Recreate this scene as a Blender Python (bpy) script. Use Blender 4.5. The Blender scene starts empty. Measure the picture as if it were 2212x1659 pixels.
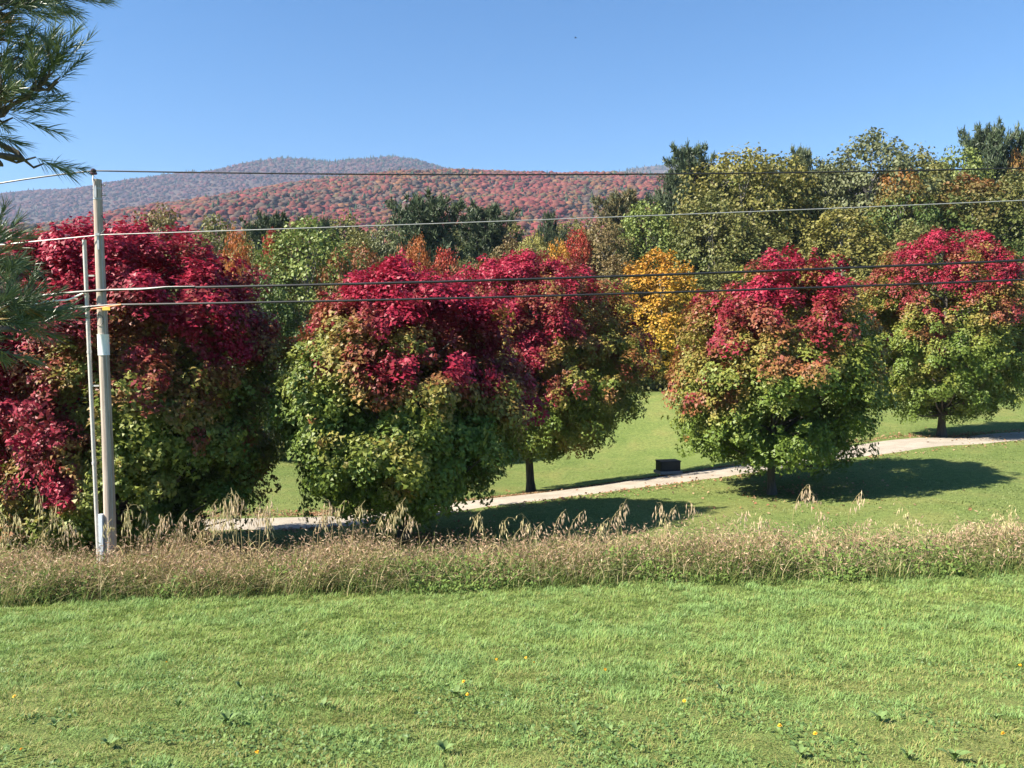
import bpy, math, random
import numpy as np

# ------------------------------------------------------------------ camera, sky, sun, exposure
scene = bpy.context.scene
COL = scene.collection
F = 1750.0                      # focal length in pixels of a 2212 px wide picture
PITCH = math.atan((829.5 - 740.0) / F)
EYE = 2.0
cam_data = bpy.data.cameras.new('camera')
cam_data.sensor_width = 36.0
cam_data.lens = 36.0 * F / 2212.0
cam_data.clip_start = 0.1
cam_data.clip_end = 20000
cam = bpy.data.objects.new('camera', cam_data)
cam.location = (0, 0, EYE)
cam.rotation_euler = (math.pi / 2 - PITCH, 0, 0)
COL.objects.link(cam)
scene.camera = cam

SUN_EL = math.radians(42)
SUN_DX, SUN_DY = 0.935, 0.355    # where the light travels to, on the ground
world = bpy.data.worlds.new('World')
scene.world = world
world.use_nodes = True
wn = world.node_tree.nodes
sky = wn.new('ShaderNodeTexSky')
sky.sky_type = 'NISHITA'
sky.sun_disc = False
sky.sun_elevation = SUN_EL
sky.sun_rotation = math.atan2(-SUN_DX, -SUN_DY)
sky.altitude = 300
sky.air_density = 1.0
sky.dust_density = 0.4
sky.ozone_density = 4.0
bg = wn['Background']
bg.inputs['Strength'].default_value = 0.067
hsv = wn.new('ShaderNodeHueSaturation')      # clear autumn air: deeper blue than the default sky
hsv.inputs['Saturation'].default_value = 1.27
world.node_tree.links.new(sky.outputs[0], hsv.inputs['Color'])
world.node_tree.links.new(hsv.outputs[0], bg.inputs['Color'])

from mathutils import Vector
sun_data = bpy.data.lights.new('sun', 'SUN')
sun_data.energy = 5.0
sun_data.angle = math.radians(0.5)
sun_data.color = (1.0, 0.93, 0.80)
sun = bpy.data.objects.new('sun', sun_data)
ldir = Vector((SUN_DX * math.cos(SUN_EL), SUN_DY * math.cos(SUN_EL), -math.sin(SUN_EL)))
sun.rotation_euler = ldir.to_track_quat('-Z', 'Y').to_euler()
sun.location = (-40, -20, 40)
COL.objects.link(sun)

scene.view_settings.view_transform = 'Standard'
scene.view_settings.look = 'None'
scene.view_settings.gamma = 1.0
scene.view_settings.use_curve_mapping = False
scene.view_settings.exposure = 1.5
scene.render.engine = 'CYCLES'
scene.cycles.max_bounces = 6
scene.cycles.diffuse_bounces = 3
scene.cycles.transmission_bounces = 4
scene.cycles.volume_bounces = 0
scene.cycles.use_denoising = True

# ------------------------------------------------------------------ helpers
cp, sp = math.cos(PITCH), math.sin(PITCH)
def P(px, py, d):
    """world point at forward distance d seen at pixel (px,py) of the 2212x1659 frame"""
    u = (px - 1106.0) / F
    v = (829.5 - py) / F
    y = cp + v * sp
    s = d / y
    return np.array((u * s, d, EYE + (v * cp - sp) * s))

def norm(a):
    return a / np.maximum(np.linalg.norm(a, axis=-1, keepdims=True), 1e-9)

def hash01(ix, iy, iz, seed):
    h = (ix.astype(np.int64) * 374761393 + iy.astype(np.int64) * 668265263 + iz.astype(np.int64) * 2147483647 + seed * 144665) & 0xffffffff
    h = ((h ^ (h >> 13)) * 1274126177) & 0xffffffff
    h = ((h ^ (h >> 15)) * 2246822519) & 0xffffffff
    return ((h ^ (h >> 16)) & 0xffff) / 65535.0

def vnoise(p, seed=0):
    """smooth value noise in -1..1"""
    p = np.asarray(p, float)
    i = np.floor(p)
    f = p - i
    f = f * f * (3 - 2 * f)
    r = np.zeros(p.shape[0])
    for a in (0, 1):
        for b in (0, 1):
            for c in (0, 1):
                w = (f[:, 0] if a else 1 - f[:, 0]) * (f[:, 1] if b else 1 - f[:, 1]) * (f[:, 2] if c else 1 - f[:, 2])
                r += w * hash01(i[:, 0] + a, i[:, 1] + b, i[:, 2] + c, seed)
    return r * 2 - 1

def fbm(p, seed=0, o=3):
    r = 0; a = 1; tot = 0
    for k in range(o):
        r = r + a * vnoise(np.asarray(p) * 2 ** k + 17.3 * k, seed + k)
        tot += a; a *= .5
    return r / tot

def make_mesh(name, verts, faces, mat, col=None, smooth=False):
    """faces: (n,k) int array; col: (nverts,3) linear colour kept in the point attribute Col"""
    verts = np.asarray(verts, np.float32); faces = np.asarray(faces, np.int32)
    me = bpy.data.meshes.new(name)
    k = faces.shape[1]; n = len(faces)
    me.vertices.add(len(verts)); me.vertices.foreach_set('co', verts.ravel())
    me.loops.add(n * k); me.loops.foreach_set('vertex_index', faces.ravel())
    me.polygons.add(n)
    me.polygons.foreach_set('loop_start', np.arange(0, n * k, k, dtype=np.int32))
    me.polygons.foreach_set('use_smooth', np.full(n, smooth, bool))
    if col is not None:
        at = me.attributes.new('Col', 'FLOAT_COLOR', 'POINT')
        c4 = np.ones((len(verts), 4), np.float32); c4[:, :3] = col
        at.data.foreach_set('color', c4.ravel())
    me.update(calc_edges=True)
    me.validate()
    if mat: me.materials.append(mat)
    return me

def link(name, data, parent=None):
    o = bpy.data.objects.new(name, data)
    COL.objects.link(o)
    if parent is not None: o.parent = parent
    return o

def tag(o, label, cat, group=None, kind=None):
    o['label'] = label
    o['category'] = cat
    if group: o['group'] = group
    if kind: o['kind'] = kind
    return o

def empty(name, loc, label, cat, group=None):
    o = link(name, None)
    o.empty_display_size = .2
    o.location = tuple(loc)
    return tag(o, label, cat, group)

class Tube:
    """collects tapered tubes and boxes into one mesh"""
    def __init__(s): s.v = []; s.f = []; s.n = 0
    def add(s, pts, radii, k=8, cap=True):
        pts = np.asarray(pts, float); m = len(pts)
        radii = np.broadcast_to(np.asarray(radii, float), (m,))
        tan = np.gradient(pts, axis=0); tan = norm(tan)
        ref = np.array((0, 0, 1.0)) if abs(tan[0][2]) < .9 else np.array((1.0, 0, 0))
        a0 = norm(np.cross(tan, ref)); b0 = np.cross(tan, a0)
        th = np.linspace(0, 2 * math.pi, k, endpoint=False)
        ring = pts[:, None, :] + radii[:, None, None] * (np.cos(th)[None, :, None] * a0[:, None, :] + np.sin(th)[None, :, None] * b0[:, None, :])
        s.v.append(ring.reshape(-1, 3))
        for i in range(m - 1):
            for j in range(k):
                s.f.append((s.n + i * k + j, s.n + i * k + (j + 1) % k, s.n + (i + 1) * k + (j + 1) % k, s.n + (i + 1) * k + j))
        base = s.n; s.n += m * k
        if cap:
            for e, i in ((0, 0), (m - 1, (m - 1) * k)):
                s.v.append(pts[e][None]); c = s.n; s.n += 1
                for j in range(k):
                    q = (base + i + j, base + i + (j + 1) % k, c, c)
                    s.f.append(q)
        return s
    def box(s, c, size, rz=0.0):
        c = np.asarray(c, float); hx, hy, hz = [q / 2 for q in size]
        co, si = math.cos(rz), math.sin(rz)
        q = [(x, y, z) for z in (-hz, hz) for x, y in ((-hx, -hy), (hx, -hy), (hx, hy), (-hx, hy))]
        q = np.array([(x * co - y * si, x * si + y * co, z) for x, y, z in q]) + c
        s.v.append(q); b = s.n; s.n += 8
        for f in ((0, 3, 2, 1), (4, 5, 6, 7), (0, 1, 5, 4), (1, 2, 6, 5), (2, 3, 7, 6), (3, 0, 4, 7)):
            s.f.append(tuple(b + i for i in f))
        return s
    def build(s, name, mat, parent=None, smooth=True, bevel=0):
        vs = np.concatenate(s.v)
        me = bpy.data.meshes.new(name)
        fs = [f[:3] if len(f) == 4 and f[2] == f[3] else f for f in s.f]
        me.from_pydata(vs.tolist(), [], fs)
        me.update()
        if mat: me.materials.append(mat)
        for p in me.polygons: p.use_smooth = smooth
        if smooth:
            try: me.set_sharp_from_angle(angle=math.radians(45))
            except Exception: pass
        o = link(name, me, parent)
        if bevel:
            m = o.modifiers.new('bevel', 'BEVEL'); m.width = bevel; m.segments = 2; m.limit_method = 'ANGLE'
        return o

# ------------------------------------------------------------------ materials
def new_mat(name):
    m = bpy.data.materials.new(name); m.use_nodes = True
    return m, m.node_tree.nodes, m.node_tree.links, m.node_tree.nodes['Principled BSDF']

def noise_node(nodes, links, scale, detail=4, coord='Object', rough=.6):
    tc = nodes.new('ShaderNodeTexCoord'); n = nodes.new('ShaderNodeTexNoise')
    n.inputs['Scale'].default_value = scale; n.inputs['Detail'].default_value = detail; n.inputs['Roughness'].default_value = rough
    links.new(tc.outputs[coord], n.inputs['Vector'])
    return n

def ramp(nodes, links, src, stops):
    r = nodes.new('ShaderNodeValToRGB')
    while len(r.color_ramp.elements) < len(stops): r.color_ramp.elements.new(.5)
    for e, (p, c) in zip(r.color_ramp.elements, stops):
        e.position = p; e.color = (*c, 1)
    links.new(src, r.inputs[0])
    return r

def leaf_material(name, translucency=.35, rough=.45, spec=.35, obj_tint=False):
    m, n, l, b = new_mat(name)
    at = n.new('ShaderNodeAttribute'); at.attribute_name = 'Col'
    col = at.outputs['Color']
    if obj_tint:
        a = n.new('ShaderNodeAttribute'); a.attribute_type = 'OBJECT'; a.attribute_name = 'leaf_low'
        c = n.new('ShaderNodeAttribute'); c.attribute_type = 'OBJECT'; c.attribute_name = 'leaf_high'
        sep = n.new('ShaderNodeSeparateColor'); l.new(at.outputs['Color'], sep.inputs[0])
        mx = n.new('ShaderNodeMix'); mx.data_type = 'RGBA'
        sh = n.new('ShaderNodeAttribute'); sh.attribute_type = 'OBJECT'; sh.attribute_name = 'leaf_shift'
        ma = n.new('ShaderNodeMath'); ma.operation = 'MULTIPLY_ADD'; ma.inputs[1].default_value = 3.0; l.new(sep.outputs[0], ma.inputs[0])
        l.new(sh.outputs['Fac'], ma.inputs[2]); ma.use_clamp = True
        l.new(ma.outputs[0], mx.inputs[0]); l.new(a.outputs['Color'], mx.inputs[6]); l.new(c.outputs['Color'], mx.inputs[7])
        hs = n.new('ShaderNodeHueSaturation')
        l.new(mx.outputs[2], hs.inputs['Color']); l.new(sep.outputs[1], hs.inputs['Value']); l.new(sep.outputs[2], hs.inputs['Hue'])
        col = hs.outputs[0]
    l.new(col, b.inputs['Base Color'])
    b.inputs['Roughness'].default_value = rough
    b.inputs['Specular IOR Level'].default_value = spec
    if translucency:
        t = n.new('ShaderNodeBsdfTranslucent'); l.new(col, t.inputs['Color'])
        mix = n.new('ShaderNodeMixShader'); mix.inputs[0].default_value = translucency
        l.new(b.outputs[0], mix.inputs[1]); l.new(t.outputs[0], mix.inputs[2])
        l.new(mix.outputs[0], n['Material Output'].inputs['Surface'])
    return m

M_LEAF = leaf_material('maple_leaf', .22, .5, .3)
M_FOREST = leaf_material('forest_leaf', .25, .5, .3, obj_tint=True)
M_CONIFER = leaf_material('conifer_needle', .12, .5, .3, obj_tint=True)
M_GRASS = leaf_material('grass_blade', .35, .5, .3)
M_DRY = leaf_material('dry_grass', .3, .7, .15)
M_HILL = leaf_material('hill_crowns', .0, .9, .05)
M_NEEDLE = leaf_material('pine_needle', .15, .4, .45)

def bark_material(name, c0, c1, scale=6, stretch=.12):
    m, n, l, b = new_mat(name)
    tc = n.new('ShaderNodeTexCoord'); mp = n.new('ShaderNodeMapping'); mp.inputs['Scale'].default_value = (1, 1, stretch)
    l.new(tc.outputs['Object'], mp.inputs[0])
    ns = n.new('ShaderNodeTexNoise'); ns.inputs['Scale'].default_value = scale * 3; ns.inputs['Detail'].default_value = 6; ns.inputs['Roughness'].default_value = .7
    l.new(mp.outputs[0], ns.inputs['Vector'])
    r = ramp(n, l, ns.outputs[0], [(.3, c0), (.7, c1)])
    l.new(r.outputs[0], b.inputs['Base Color']); b.inputs['Roughness'].default_value = .9
    bp = n.new('ShaderNodeBump'); bp.inputs['Strength'].default_value = .6; bp.inputs['Distance'].default_value = .02
    l.new(ns.outputs[0], bp.inputs['Height']); l.new(bp.outputs[0], b.inputs['Normal'])
    return m
M_BARK = bark_material('bark', (.035, .028, .022), (.12, .10, .08))
M_POLE = bark_material('weathered_pole', (.19, .145, .115), (.58, .49, .415), 8, .03)

def plain(name, c, rough=.6, metal=0, var=.15, scale=12):
    m, n, l, b = new_mat(name)
    ns = noise_node(n, l, scale)
    r = ramp(n, l, ns.outputs[0], [(.3, tuple(q * (1 - var) for q in c)), (.7, tuple(min(1, q * (1 + var)) for q in c))])
    l.new(r.outputs[0], b.inputs['Base Color'])
    b.inputs['Roughness'].default_value = rough; b.inputs['Metallic'].default_value = metal
    return m
M_PVC = plain('grey_conduit', (.50, .47, .43), .55)
M_WHITE = plain('white_guard', (.78, .78, .76), .5, var=.05)
M_STEEL = plain('galvanised_steel', (.42, .42, .42), .45, .6)
M_BLACKWIRE = plain('black_cable', (.018, .018, .02), .38)
M_GREYWIRE = plain('grey_strand', (.34, .34, .33), .4, .3)
M_BROWNPORC = plain('brown_porcelain', (.07, .035, .03), .2)
M_ORANGE = plain('orange_guard', (.75, .20, .05), .5)
M_YELLOW = plain('yellow_tag', (.80, .52, .08), .5)
M_BLUE = plain('pale_plastic', (.62, .68, .74), .45, var=.06)

# ------------------------------------------------------------------ ground
road_px = [(-700, 1150, 28), (-100, 1148, 27.6), (300, 1141, 27.5), (618, 1131, 27.5), (764, 1126, 27.8), (1064, 1082, 28.8), (1224, 1064, 29.7), (1368, 1041, 30.8),
           (1520, 1022, 32), (1635, 1007, 33), (1864, 972, 35.5), (2212, 938, 39), (2560, 914, 43), (3000, 890, 49)]
ROADC = np.array([P(*q) for q in road_px])
ctrl = []
def cpt(px, py, d): ctrl.append(P(px, py, d))
for px in (-300, 400, 1106, 1800, 2500):
    t = (px - 1106) / 1106
    cpt(px, 1659, 6.0 - .1 * t)
    cpt(px, 1420 - 6 * t, 10.3)
    cpt(px, 1275 - 22 * t, 16)
for px in (-400, 240, 1106, 1800, 2600):
    t = (px - 1106) / 1106
    cpt(px, 1240 - 26 * t, 18)
for q in road_px: cpt(*q)
for q in [(880, 1165, 22.4), (250, 1190, 22), (1658, 1069, 27.5), (1300, 1120, 24), (1400, 1150, 21.5), (2000, 1060, 26), (2150, 1090, 23), (2400, 1040, 28)]: cpt(*q)
# dip behind the driveway, then the lawn rising to the wood
for q in [(1146, 1070, 34.5), (1330, 1048, 36.5), (1400, 1030, 40), (1440, 1012, 44), (1520, 1002, 43), (1150, 1042, 42), (1250, 1034, 42.5), (1420, 972, 48), (1430, 862, 57), (1150, 905, 56), (1600, 984, 44),
          (620, 1075, 33), (620, 985, 43), (200, 1060, 34), (0, 985, 45), (1880, 940, 40), (1880, 872, 53), (2040, 946, 39.6), (2150, 926, 44), (2200, 900, 48), (2300, 850, 56), (1800, 845, 58)]: cpt(*q)
for x, y, z in [(-60, 70, -4.2), (-30, 70, -3.8), (0, 70, -1.6), (30, 72, .4), (60, 72, 2.5), (-60, 100, -4), (0, 100, 1.5), (60, 100, 6), (-60, 20, -5), (-60, -10, -2.6), (0, -10, 1.0), (60, -10, 1.5), (60, 20, -1.8), (0, 0, -.15), (60, 45, .0), (-60, 45, -4.6)]:
    ctrl.append(np.array((x, y, z), float))
ctrl = np.array(ctrl)
def tps_k(r2): return np.where(r2 > 1e-12, .5 * r2 * np.log(np.maximum(r2, 1e-12)), 0)
_n = len(ctrl)
_A = np.zeros((_n + 3, _n + 3))
_A[:_n, :_n] = tps_k(((ctrl[:, None, :2] - ctrl[None, :, :2]) ** 2).sum(-1)) + np.eye(_n) * 2.0
_A[:_n, _n] = 1; _A[:_n, _n + 1:] = ctrl[:, :2]; _A[_n, :_n] = 1; _A[_n + 1:, :_n] = ctrl[:, :2].T
_w = np.linalg.solve(_A, np.concatenate([ctrl[:, 2], np.zeros(3)]))
VALLEY = -12.0
def ground_z(x, y):
    x = np.atleast_1d(np.asarray(x, float)); y = np.atleast_1d(np.asarray(y, float))
    xc = np.clip(x, -60, 60); yc = np.clip(y, -10, 100)
    out = np.empty(len(x))
    for s in range(0, len(x), 20000):
        q = np.stack([xc[s:s + 20000], yc[s:s + 20000]], 1)
        out[s:s + 20000] = tps_k(((q[:, None] - ctrl[None, :, :2]) ** 2).sum(-1)) @ _w[:_n] + _w[_n] + q @ _w[_n + 1:]
    e = np.hypot(x - xc, y - yc)
    k = np.clip(e / 260, 0, 1); k = k * k * (3 - 2 * k)
    return out * (1 - k) + VALLEY * k
def gz(x, y): return float(ground_z([x], [y])[0])

def edge_y(x):
    """where the mown lawn ends and the tall weeds begin"""
    x = np.asarray(x, float)
    return 15.95 + .055 * x + .14 * np.sin(x * .7) + .08 * np.sin(x * 2.3 + 1) + .06 * np.sin(x * 5.1 + 2)

def axis(lo, hi, step, far):
    a = list(np.arange(lo, hi + step / 2, step)); s = step
    up = []; v = hi
    while v < far: s *= 1.35; v += s; up.append(v)
    s = step; dn = []; v = lo
    while v > -far: s *= 1.35; v -= s; dn.append(v)
    return np.array(dn[::-1] + a + up)
gx = axis(-60, 60, .7, 7000); gy = axis(-10, 100, .6, 7000)
X, Y = np.meshgrid(gx, gy)
Z = ground_z(X.ravel(), Y.ravel())
V = np.stack([X.ravel(), Y.ravel(), Z], 1)
V[:, 2] += .025 * fbm(np.stack([V[:, 0] * .9, V[:, 1] * .9, V[:, 0] * 0], 1), 5) * (np.abs(V[:, 1] - 20) < 45)
ni, nj = len(gy), len(gx)
idx = np.arange(ni * nj).reshape(ni, nj)
Fq = np.stack([idx[:-1, :-1], idx[:-1, 1:], idx[1:, 1:], idx[1:, :-1]], -1).reshape(-1, 4)
# what grows where: r = forest floor, g = weed strip
def wood_edge(x): return np.interp(x, [-60, -9, -2, 60], [45.5, 46.5, 58.5, 59.5])
wood = np.clip((V[:, 1] - (wood_edge(V[:, 0]) + 1.5 * vnoise(V * .15, 3))) / 4, 0, 1)
ey = edge_y(V[:, 0]); weed = np.clip(1 - np.abs(V[:, 1] - ey - 1.5) / 1.8, 0, 1)
mask = np.stack([wood, weed, wood * 0], 1)
m, n, l, b = new_mat('meadow')
at = n.new('ShaderNodeAttribute'); at.attribute_name = 'Col'
sep = n.new('ShaderNodeSeparateColor'); l.new(at.outputs['Color'], sep.inputs[0])
n1 = noise_node(n, l, .35, 5); n2 = noise_node(n, l, 6, 6); n3 = noise_node(n, l, 45, 3)
n1.inputs['Distortion'].default_value = .6
r1 = ramp(n, l, n1.outputs[0], [(.3, (.13, .185, .055)), (.5, (.165, .215, .07)), (.72, (.22, .23, .085))])
r2 = ramp(n, l, n2.outputs[0], [(.3, (.7, .72, .7)), (.7, (1.2, 1.15, 1.1))])
r3 = ramp(n, l, n3.outputs[0], [(.3, (.55, .6, .5)), (.65, (1.25, 1.2, 1.15))])
def mul(a, bb):
    x = n.new('ShaderNodeMix'); x.data_type = 'RGBA'; x.blend_type = 'MULTIPLY'; x.inputs[0].default_value = 1
    l.new(a, x.inputs[6]); l.new(bb, x.inputs[7]); return x.outputs[2]
c = mul(mul(r1.outputs[0], r2.outputs[0]), r3.outputs[0])
for k, cc in ((0, (.045, .05, .018)), (1, (.06, .06, .025))):
    x = n.new('ShaderNodeMix'); x.data_type = 'RGBA'; l.new(sep.outputs[k], x.inputs[0]); l.new(c, x.inputs[6]); x.inputs[7].default_value = (*cc, 1); c = x.outputs[2]
l.new(c, b.inputs['Base Color']); b.inputs['Roughness'].default_value = .95; b.inputs['Specular IOR Level'].default_value = .1
bp = n.new('ShaderNodeBump'); bp.inputs['Strength'].default_value = .8; bp.inputs['Distance'].default_value = .05
l.new(n3.outputs[0], bp.inputs['Height']); l.new(bp.outputs[0], b.inputs['Normal'])
M_GROUND = m
g = link('ground', make_mesh('ground', V, Fq, M_GROUND, mask, True))
tag(g, 'rolling green meadow and lawn ground under everything', 'ground', kind='structure')

# driveway: a slightly crowned gravel strip laid on the ground
def catmull(pts, per=10):
    pts = np.asarray(pts); out = []
    q = np.concatenate([[2 * pts[0] - pts[1]], pts, [2 * pts[-1] - pts[-2]]])
    for i in range(1, len(q) - 2):
        for t in np.linspace(0, 1, per, endpoint=False):
            a, b_, c_, d_ = q[i - 1], q[i], q[i + 1], q[i + 2]
            out.append(.5 * ((2 * b_) + (-a + c_) * t + (2 * a - 5 * b_ + 4 * c_ - d_) * t * t + (-a + 3 * b_ - 3 * c_ + d_) * t ** 3))
    out.append(pts[-1]); return np.array(out)
RC = catmull(ROADC, 14)
RT = norm(np.gradient(RC[:, :2], axis=0)); RN = np.stack([-RT[:, 1], RT[:, 0]], 1)
rng = np.random.default_rng(3)
rv = []; K = 11; HALF = 1.5
for i in range(len(RC)):
    jl, jr = .16 * vnoise(np.array([[RC[i, 0] * .8, 1.5, 0]]), 21)[0], .16 * vnoise(np.array([[RC[i, 0] * .8, 7.5, 0]]), 22)[0]
    for k in range(K):
        s = -1 + 2 * k / (K - 1)
        off = s * (HALF + (jl if s < 0 else jr))
        rv.append((RC[i, 0] + RN[i, 0] * off, RC[i, 1] + RN[i, 1] * off))
rv = np.array(rv)
rz = ground_z(rv[:, 0], rv[:, 1])
s = np.tile(np.abs(np.linspace(-1, 1, K)), len(RC))
rz = rz + .045 - .03 * s ** 4 - .02 * np.exp(-((s - .5) / .16) ** 2)
rz[s > .99] -= .06
idr = np.arange(len(RC) * K).reshape(len(RC), K)
rf = np.stack([idr[:-1, :-1], idr[:-1, 1:], idr[1:, 1:], idr[1:, :-1]], -1).reshape(-1, 4)[:, ::-1]
m, n, l, b = new_mat('gravel')
n1 = noise_node(n, l, 1.2, 4); n2 = noise_node(n, l, 40, 4)
c = ramp(n, l, n1.outputs[0], [(.3, (.30, .255, .20)), (.7, (.42, .365, .295))])
c2 = ramp(n, l, n2.outputs[0], [(.3, (.7, .7, .7)), (.7, (1.2, 1.2, 1.2))])
x = n.new('ShaderNodeMix'); x.data_type = 'RGBA'; x.blend_type = 'MULTIPLY'; x.inputs[0].default_value = 1
l.new(c.outputs[0], x.inputs[6]); l.new(c2.outputs[0], x.inputs[7]); l.new(x.outputs[2], b.inputs['Base Color'])
b.inputs['Roughness'].default_value = .95
bp = n.new('ShaderNodeBump'); bp.inputs['Strength'].default_value = .7; bp.inputs['Distance'].default_value = .03
l.new(n2.outputs[0], bp.inputs['Height']); l.new(bp.outputs[0], b.inputs['Normal'])
o = link('driveway', make_mesh('driveway', np.column_stack([rv, rz]), rf, m, None, True))
tag(o, 'pale gravel driveway climbing between two rows of maples', 'driveway', kind='structure')

def road_dist(x, y):
    d = np.full(len(x), 1e9); side = np.zeros(len(x))
    for i in range(0, len(RC), 2):
        dx = x - RC[i, 0]; dy = y - RC[i, 1]; q = np.hypot(dx, dy); w = q < d
        d = np.where(w, q, d); side = np.where(w, np.sign(dx * RN[i, 0] + dy * RN[i, 1]), side)
    return d, side

# ------------------------------------------------------------------ far hills with their woods
def hill(ridge_px, dist, base_d, name_label, wood_label, ntrees, crown, palette, seed, subdiv_tris, back=500, zb=VALLEY, bump=.04, tree_y=None, pxr=(-80, 2300)):
    rp = np.array([P(px, py, dist) for px, py in ridge_px])
    xs = np.linspace(rp[0, 0], rp[-1, 0], 130); ys = np.concatenate([np.linspace(base_d, dist, 46), dist + np.linspace(.08, 1, 8) * back])
    def hz(x, y):
        r = np.interp(x, rp[:, 0], rp[:, 2]) - crown * .9
        t = np.clip((y - base_d) / (dist - base_d), 0, 1); t = .55 * t + .45 * t * t * (3 - 2 * t)
        fall = np.clip((y - dist) / back, 0, 1)
        nz = fbm(np.stack([x, y, x * 0], 1) * 9 / dist, seed, 4)
        return zb + (r - zb) * t * (1 - .45 * fall ** 1.5) + (dist * bump) * nz * t * (1 - t) * 1.6
    X, Y = np.meshgrid(xs, ys)
    V = np.stack([X.ravel(), Y.ravel(), hz(X.ravel(), Y.ravel())], 1)
    ni, nj = len(ys), len(xs); idx = np.arange(ni * nj).reshape(ni, nj)
    Fq = np.stack([idx[:-1, :-1], idx[:-1, 1:], idx[1:, 1:], idx[1:, :-1]], -1).reshape(-1, 4)
    o = link('hill', make_mesh('hill', V, Fq, M_HILLGROUND, None, True))
    tag(o, name_label, 'hill', kind='structure')
    # crowns
    rng = np.random.default_rng(seed)
    lim = 1106 / F * 1.06
    ty = tree_y or base_d
    y = dist + back * .1 - (dist + back * .1 - ty) * rng.random(ntrees) ** 1.15
    x = (pxr[0] + (pxr[1] - pxr[0]) * rng.random(ntrees) - 1106) / F * y
    ok = (x > rp[0, 0]) & (x < rp[-1, 0]); x, y = x[ok], y[ok]
    z = hz(x, y)
    N = len(x)
    import bmesh
    bm = bmesh.new(); bmesh.ops.create_icosphere(bm, subdivisions=subdiv_tris, radius=1)
    bv = np.array([v.co[:] for v in bm.verts]); bf = np.array([[v.index for v in f.verts] for f in bm.faces if f.calc_center_median().z > -.6]); bm.free()
    nv = len(bv)
    kn = fbm(np.stack([x, y, x * 0], 1) * 14 / dist, seed + 9, 3)
    hfrac = np.clip((z - zb) / max(1, rp[:, 2].max() - zb), 0, 1)
    conifer = rng.random(N) < palette['conifer'](kn, hfrac, x, dist)
    size = crown * (.45 + 1.0 * rng.random(N) ** 1.6)
    j = 1 + .9 * (rng.random((N, nv)) - .5)
    vv = bv[None] * j[:, :, None]
    sx = np.where(conifer, size * .40, size * .80); sz = np.where(conifer, size * .85, size * .50)
    cone = np.where(conifer[:, None], 1 - .75 * np.clip((bv[None, :, 2] + 1) / 2, 0, 1), 1.0)
    vx = vv[:, :, 0] * sx[:, None] * cone + x[:, None]
    vy = vv[:, :, 1] * sx[:, None] * cone + y[:, None]
    vz = vv[:, :, 2] * sz[:, None] + (z + sz * .30)[:, None]
    VV = np.stack([vx, vy, vz], -1).reshape(-1, 3)
    FF = (bf[None] + (np.arange(N) * nv)[:, None, None]).reshape(-1, 3)
    cols = np.array(palette['cols']); w = palette['weight'](kn, hfrac, x, dist)
    cum = np.cumsum(w / w.sum(1, keepdims=True), 1)
    pick = (rng.random(N)[:, None] > cum).sum(1).clip(0, len(cols) - 1)
    cc = cols[pick]
    cc = np.where(conifer[:, None], np.array(palette['green'])[None], cc) * (.82 + .36 * rng.random(N))[:, None]
    CC = np.repeat(cc, nv, 0) * (.65 + .7 * rng.random(N * nv))[:, None]
    o = link('hillside_forest', make_mesh('hillside_forest', VV, FF, M_HILL, CC, True))
    tag(o, wood_label, 'forest', kind='stuff')

M_HILLGROUND = plain('hill_litter', (.06, .035, .026), .95, var=.3, scale=.02)
one = lambda n: np.ones(n)
pal_near = dict(cols=[(.145, .05, .038), (.155, .075, .038), (.115, .062, .046), (.10, .075, .04), (.15, .038, .035), (.09, .065, .052)], green=(.035, .06, .03),
                conifer=lambda k, h, x, d: .05 + .10 * (k > .25),
                weight=lambda k, h, x, d: np.stack([1.2 + 3 * (k < -.05), .4 + 1.8 * (x > -180) * (k > -.1), one(len(k)) * 1.0, .3 + 1.3 * (x > -100) * (k > .05), .7 + 3.2 * (k < -.12), .5 + 1.4 * (k > .1)], 1))
pal_far = dict(cols=[(.088, .038, .042), (.09, .042, .034), (.062, .038, .046), (.066, .042, .040), (.095, .033, .033)], green=(.03, .05, .035),
               conifer=lambda k, h, x, d: np.clip((h - .80) * 4, .05, .95) + .18 * (k > .25),
               weight=lambda k, h, x, d: np.stack([one(len(k)) * 1.2, one(len(k)), one(len(k)) * 1.2, one(len(k)) * .8, one(len(k)) * .5], 1))
pal_third = dict(cols=[(.12, .09, .07)], green=(.025, .045, .03), conifer=lambda k, h, x, d: one(len(k)) * .9, weight=lambda k, h, x, d: np.ones((len(k), 1)))
hill([(-900, 560), (0, 520), (250, 488), (400, 452), (470, 432), (600, 403), (740, 384), (900, 371), (1000, 368), (1200, 374), (1320, 371), (1420, 376), (1700, 372), (2300, 360), (3000, 380)],
     1300, 330, 'nearer hill sloping down behind the trees under bright autumn woods', 'bright red and rust autumn forest covering the nearer hill', 28000, 5.2, pal_near, 11, 1, tree_y=600, pxr=(-80, 1540))
hill([(-1200, 470), (-300, 436), (0, 420), (100, 408), (200, 406), (300, 386), (420, 369), (480, 366), (520, 356), (560, 345), (620, 338), (680, 343), (720, 348), (770, 341), (850, 336), (900, 342), (950, 358), (1100, 388), (1400, 415), (2600, 430)],
     3000, 1350, 'long far ridge with two rounded summits in blue haze', 'hazy mauve brown forest with dark spruces on the far ridge', 14000, 9, pal_far, 12, 1, back=900, bump=.03, tree_y=1900, pxr=(-100, 1180))
hill([(900, 440), (1200, 398), (1320, 371), (1370, 359), (1420, 352), (1500, 349), (1600, 356), (2000, 400), (2500, 430)],
     3700, 2600, 'dark blue summit just showing behind the tall pines', 'dark spruce forest on the blue summit beside the tall pines', 1600, 12, pal_third, 13, 1, back=900, bump=.02, tree_y=3000, pxr=(1180, 1560))

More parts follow.
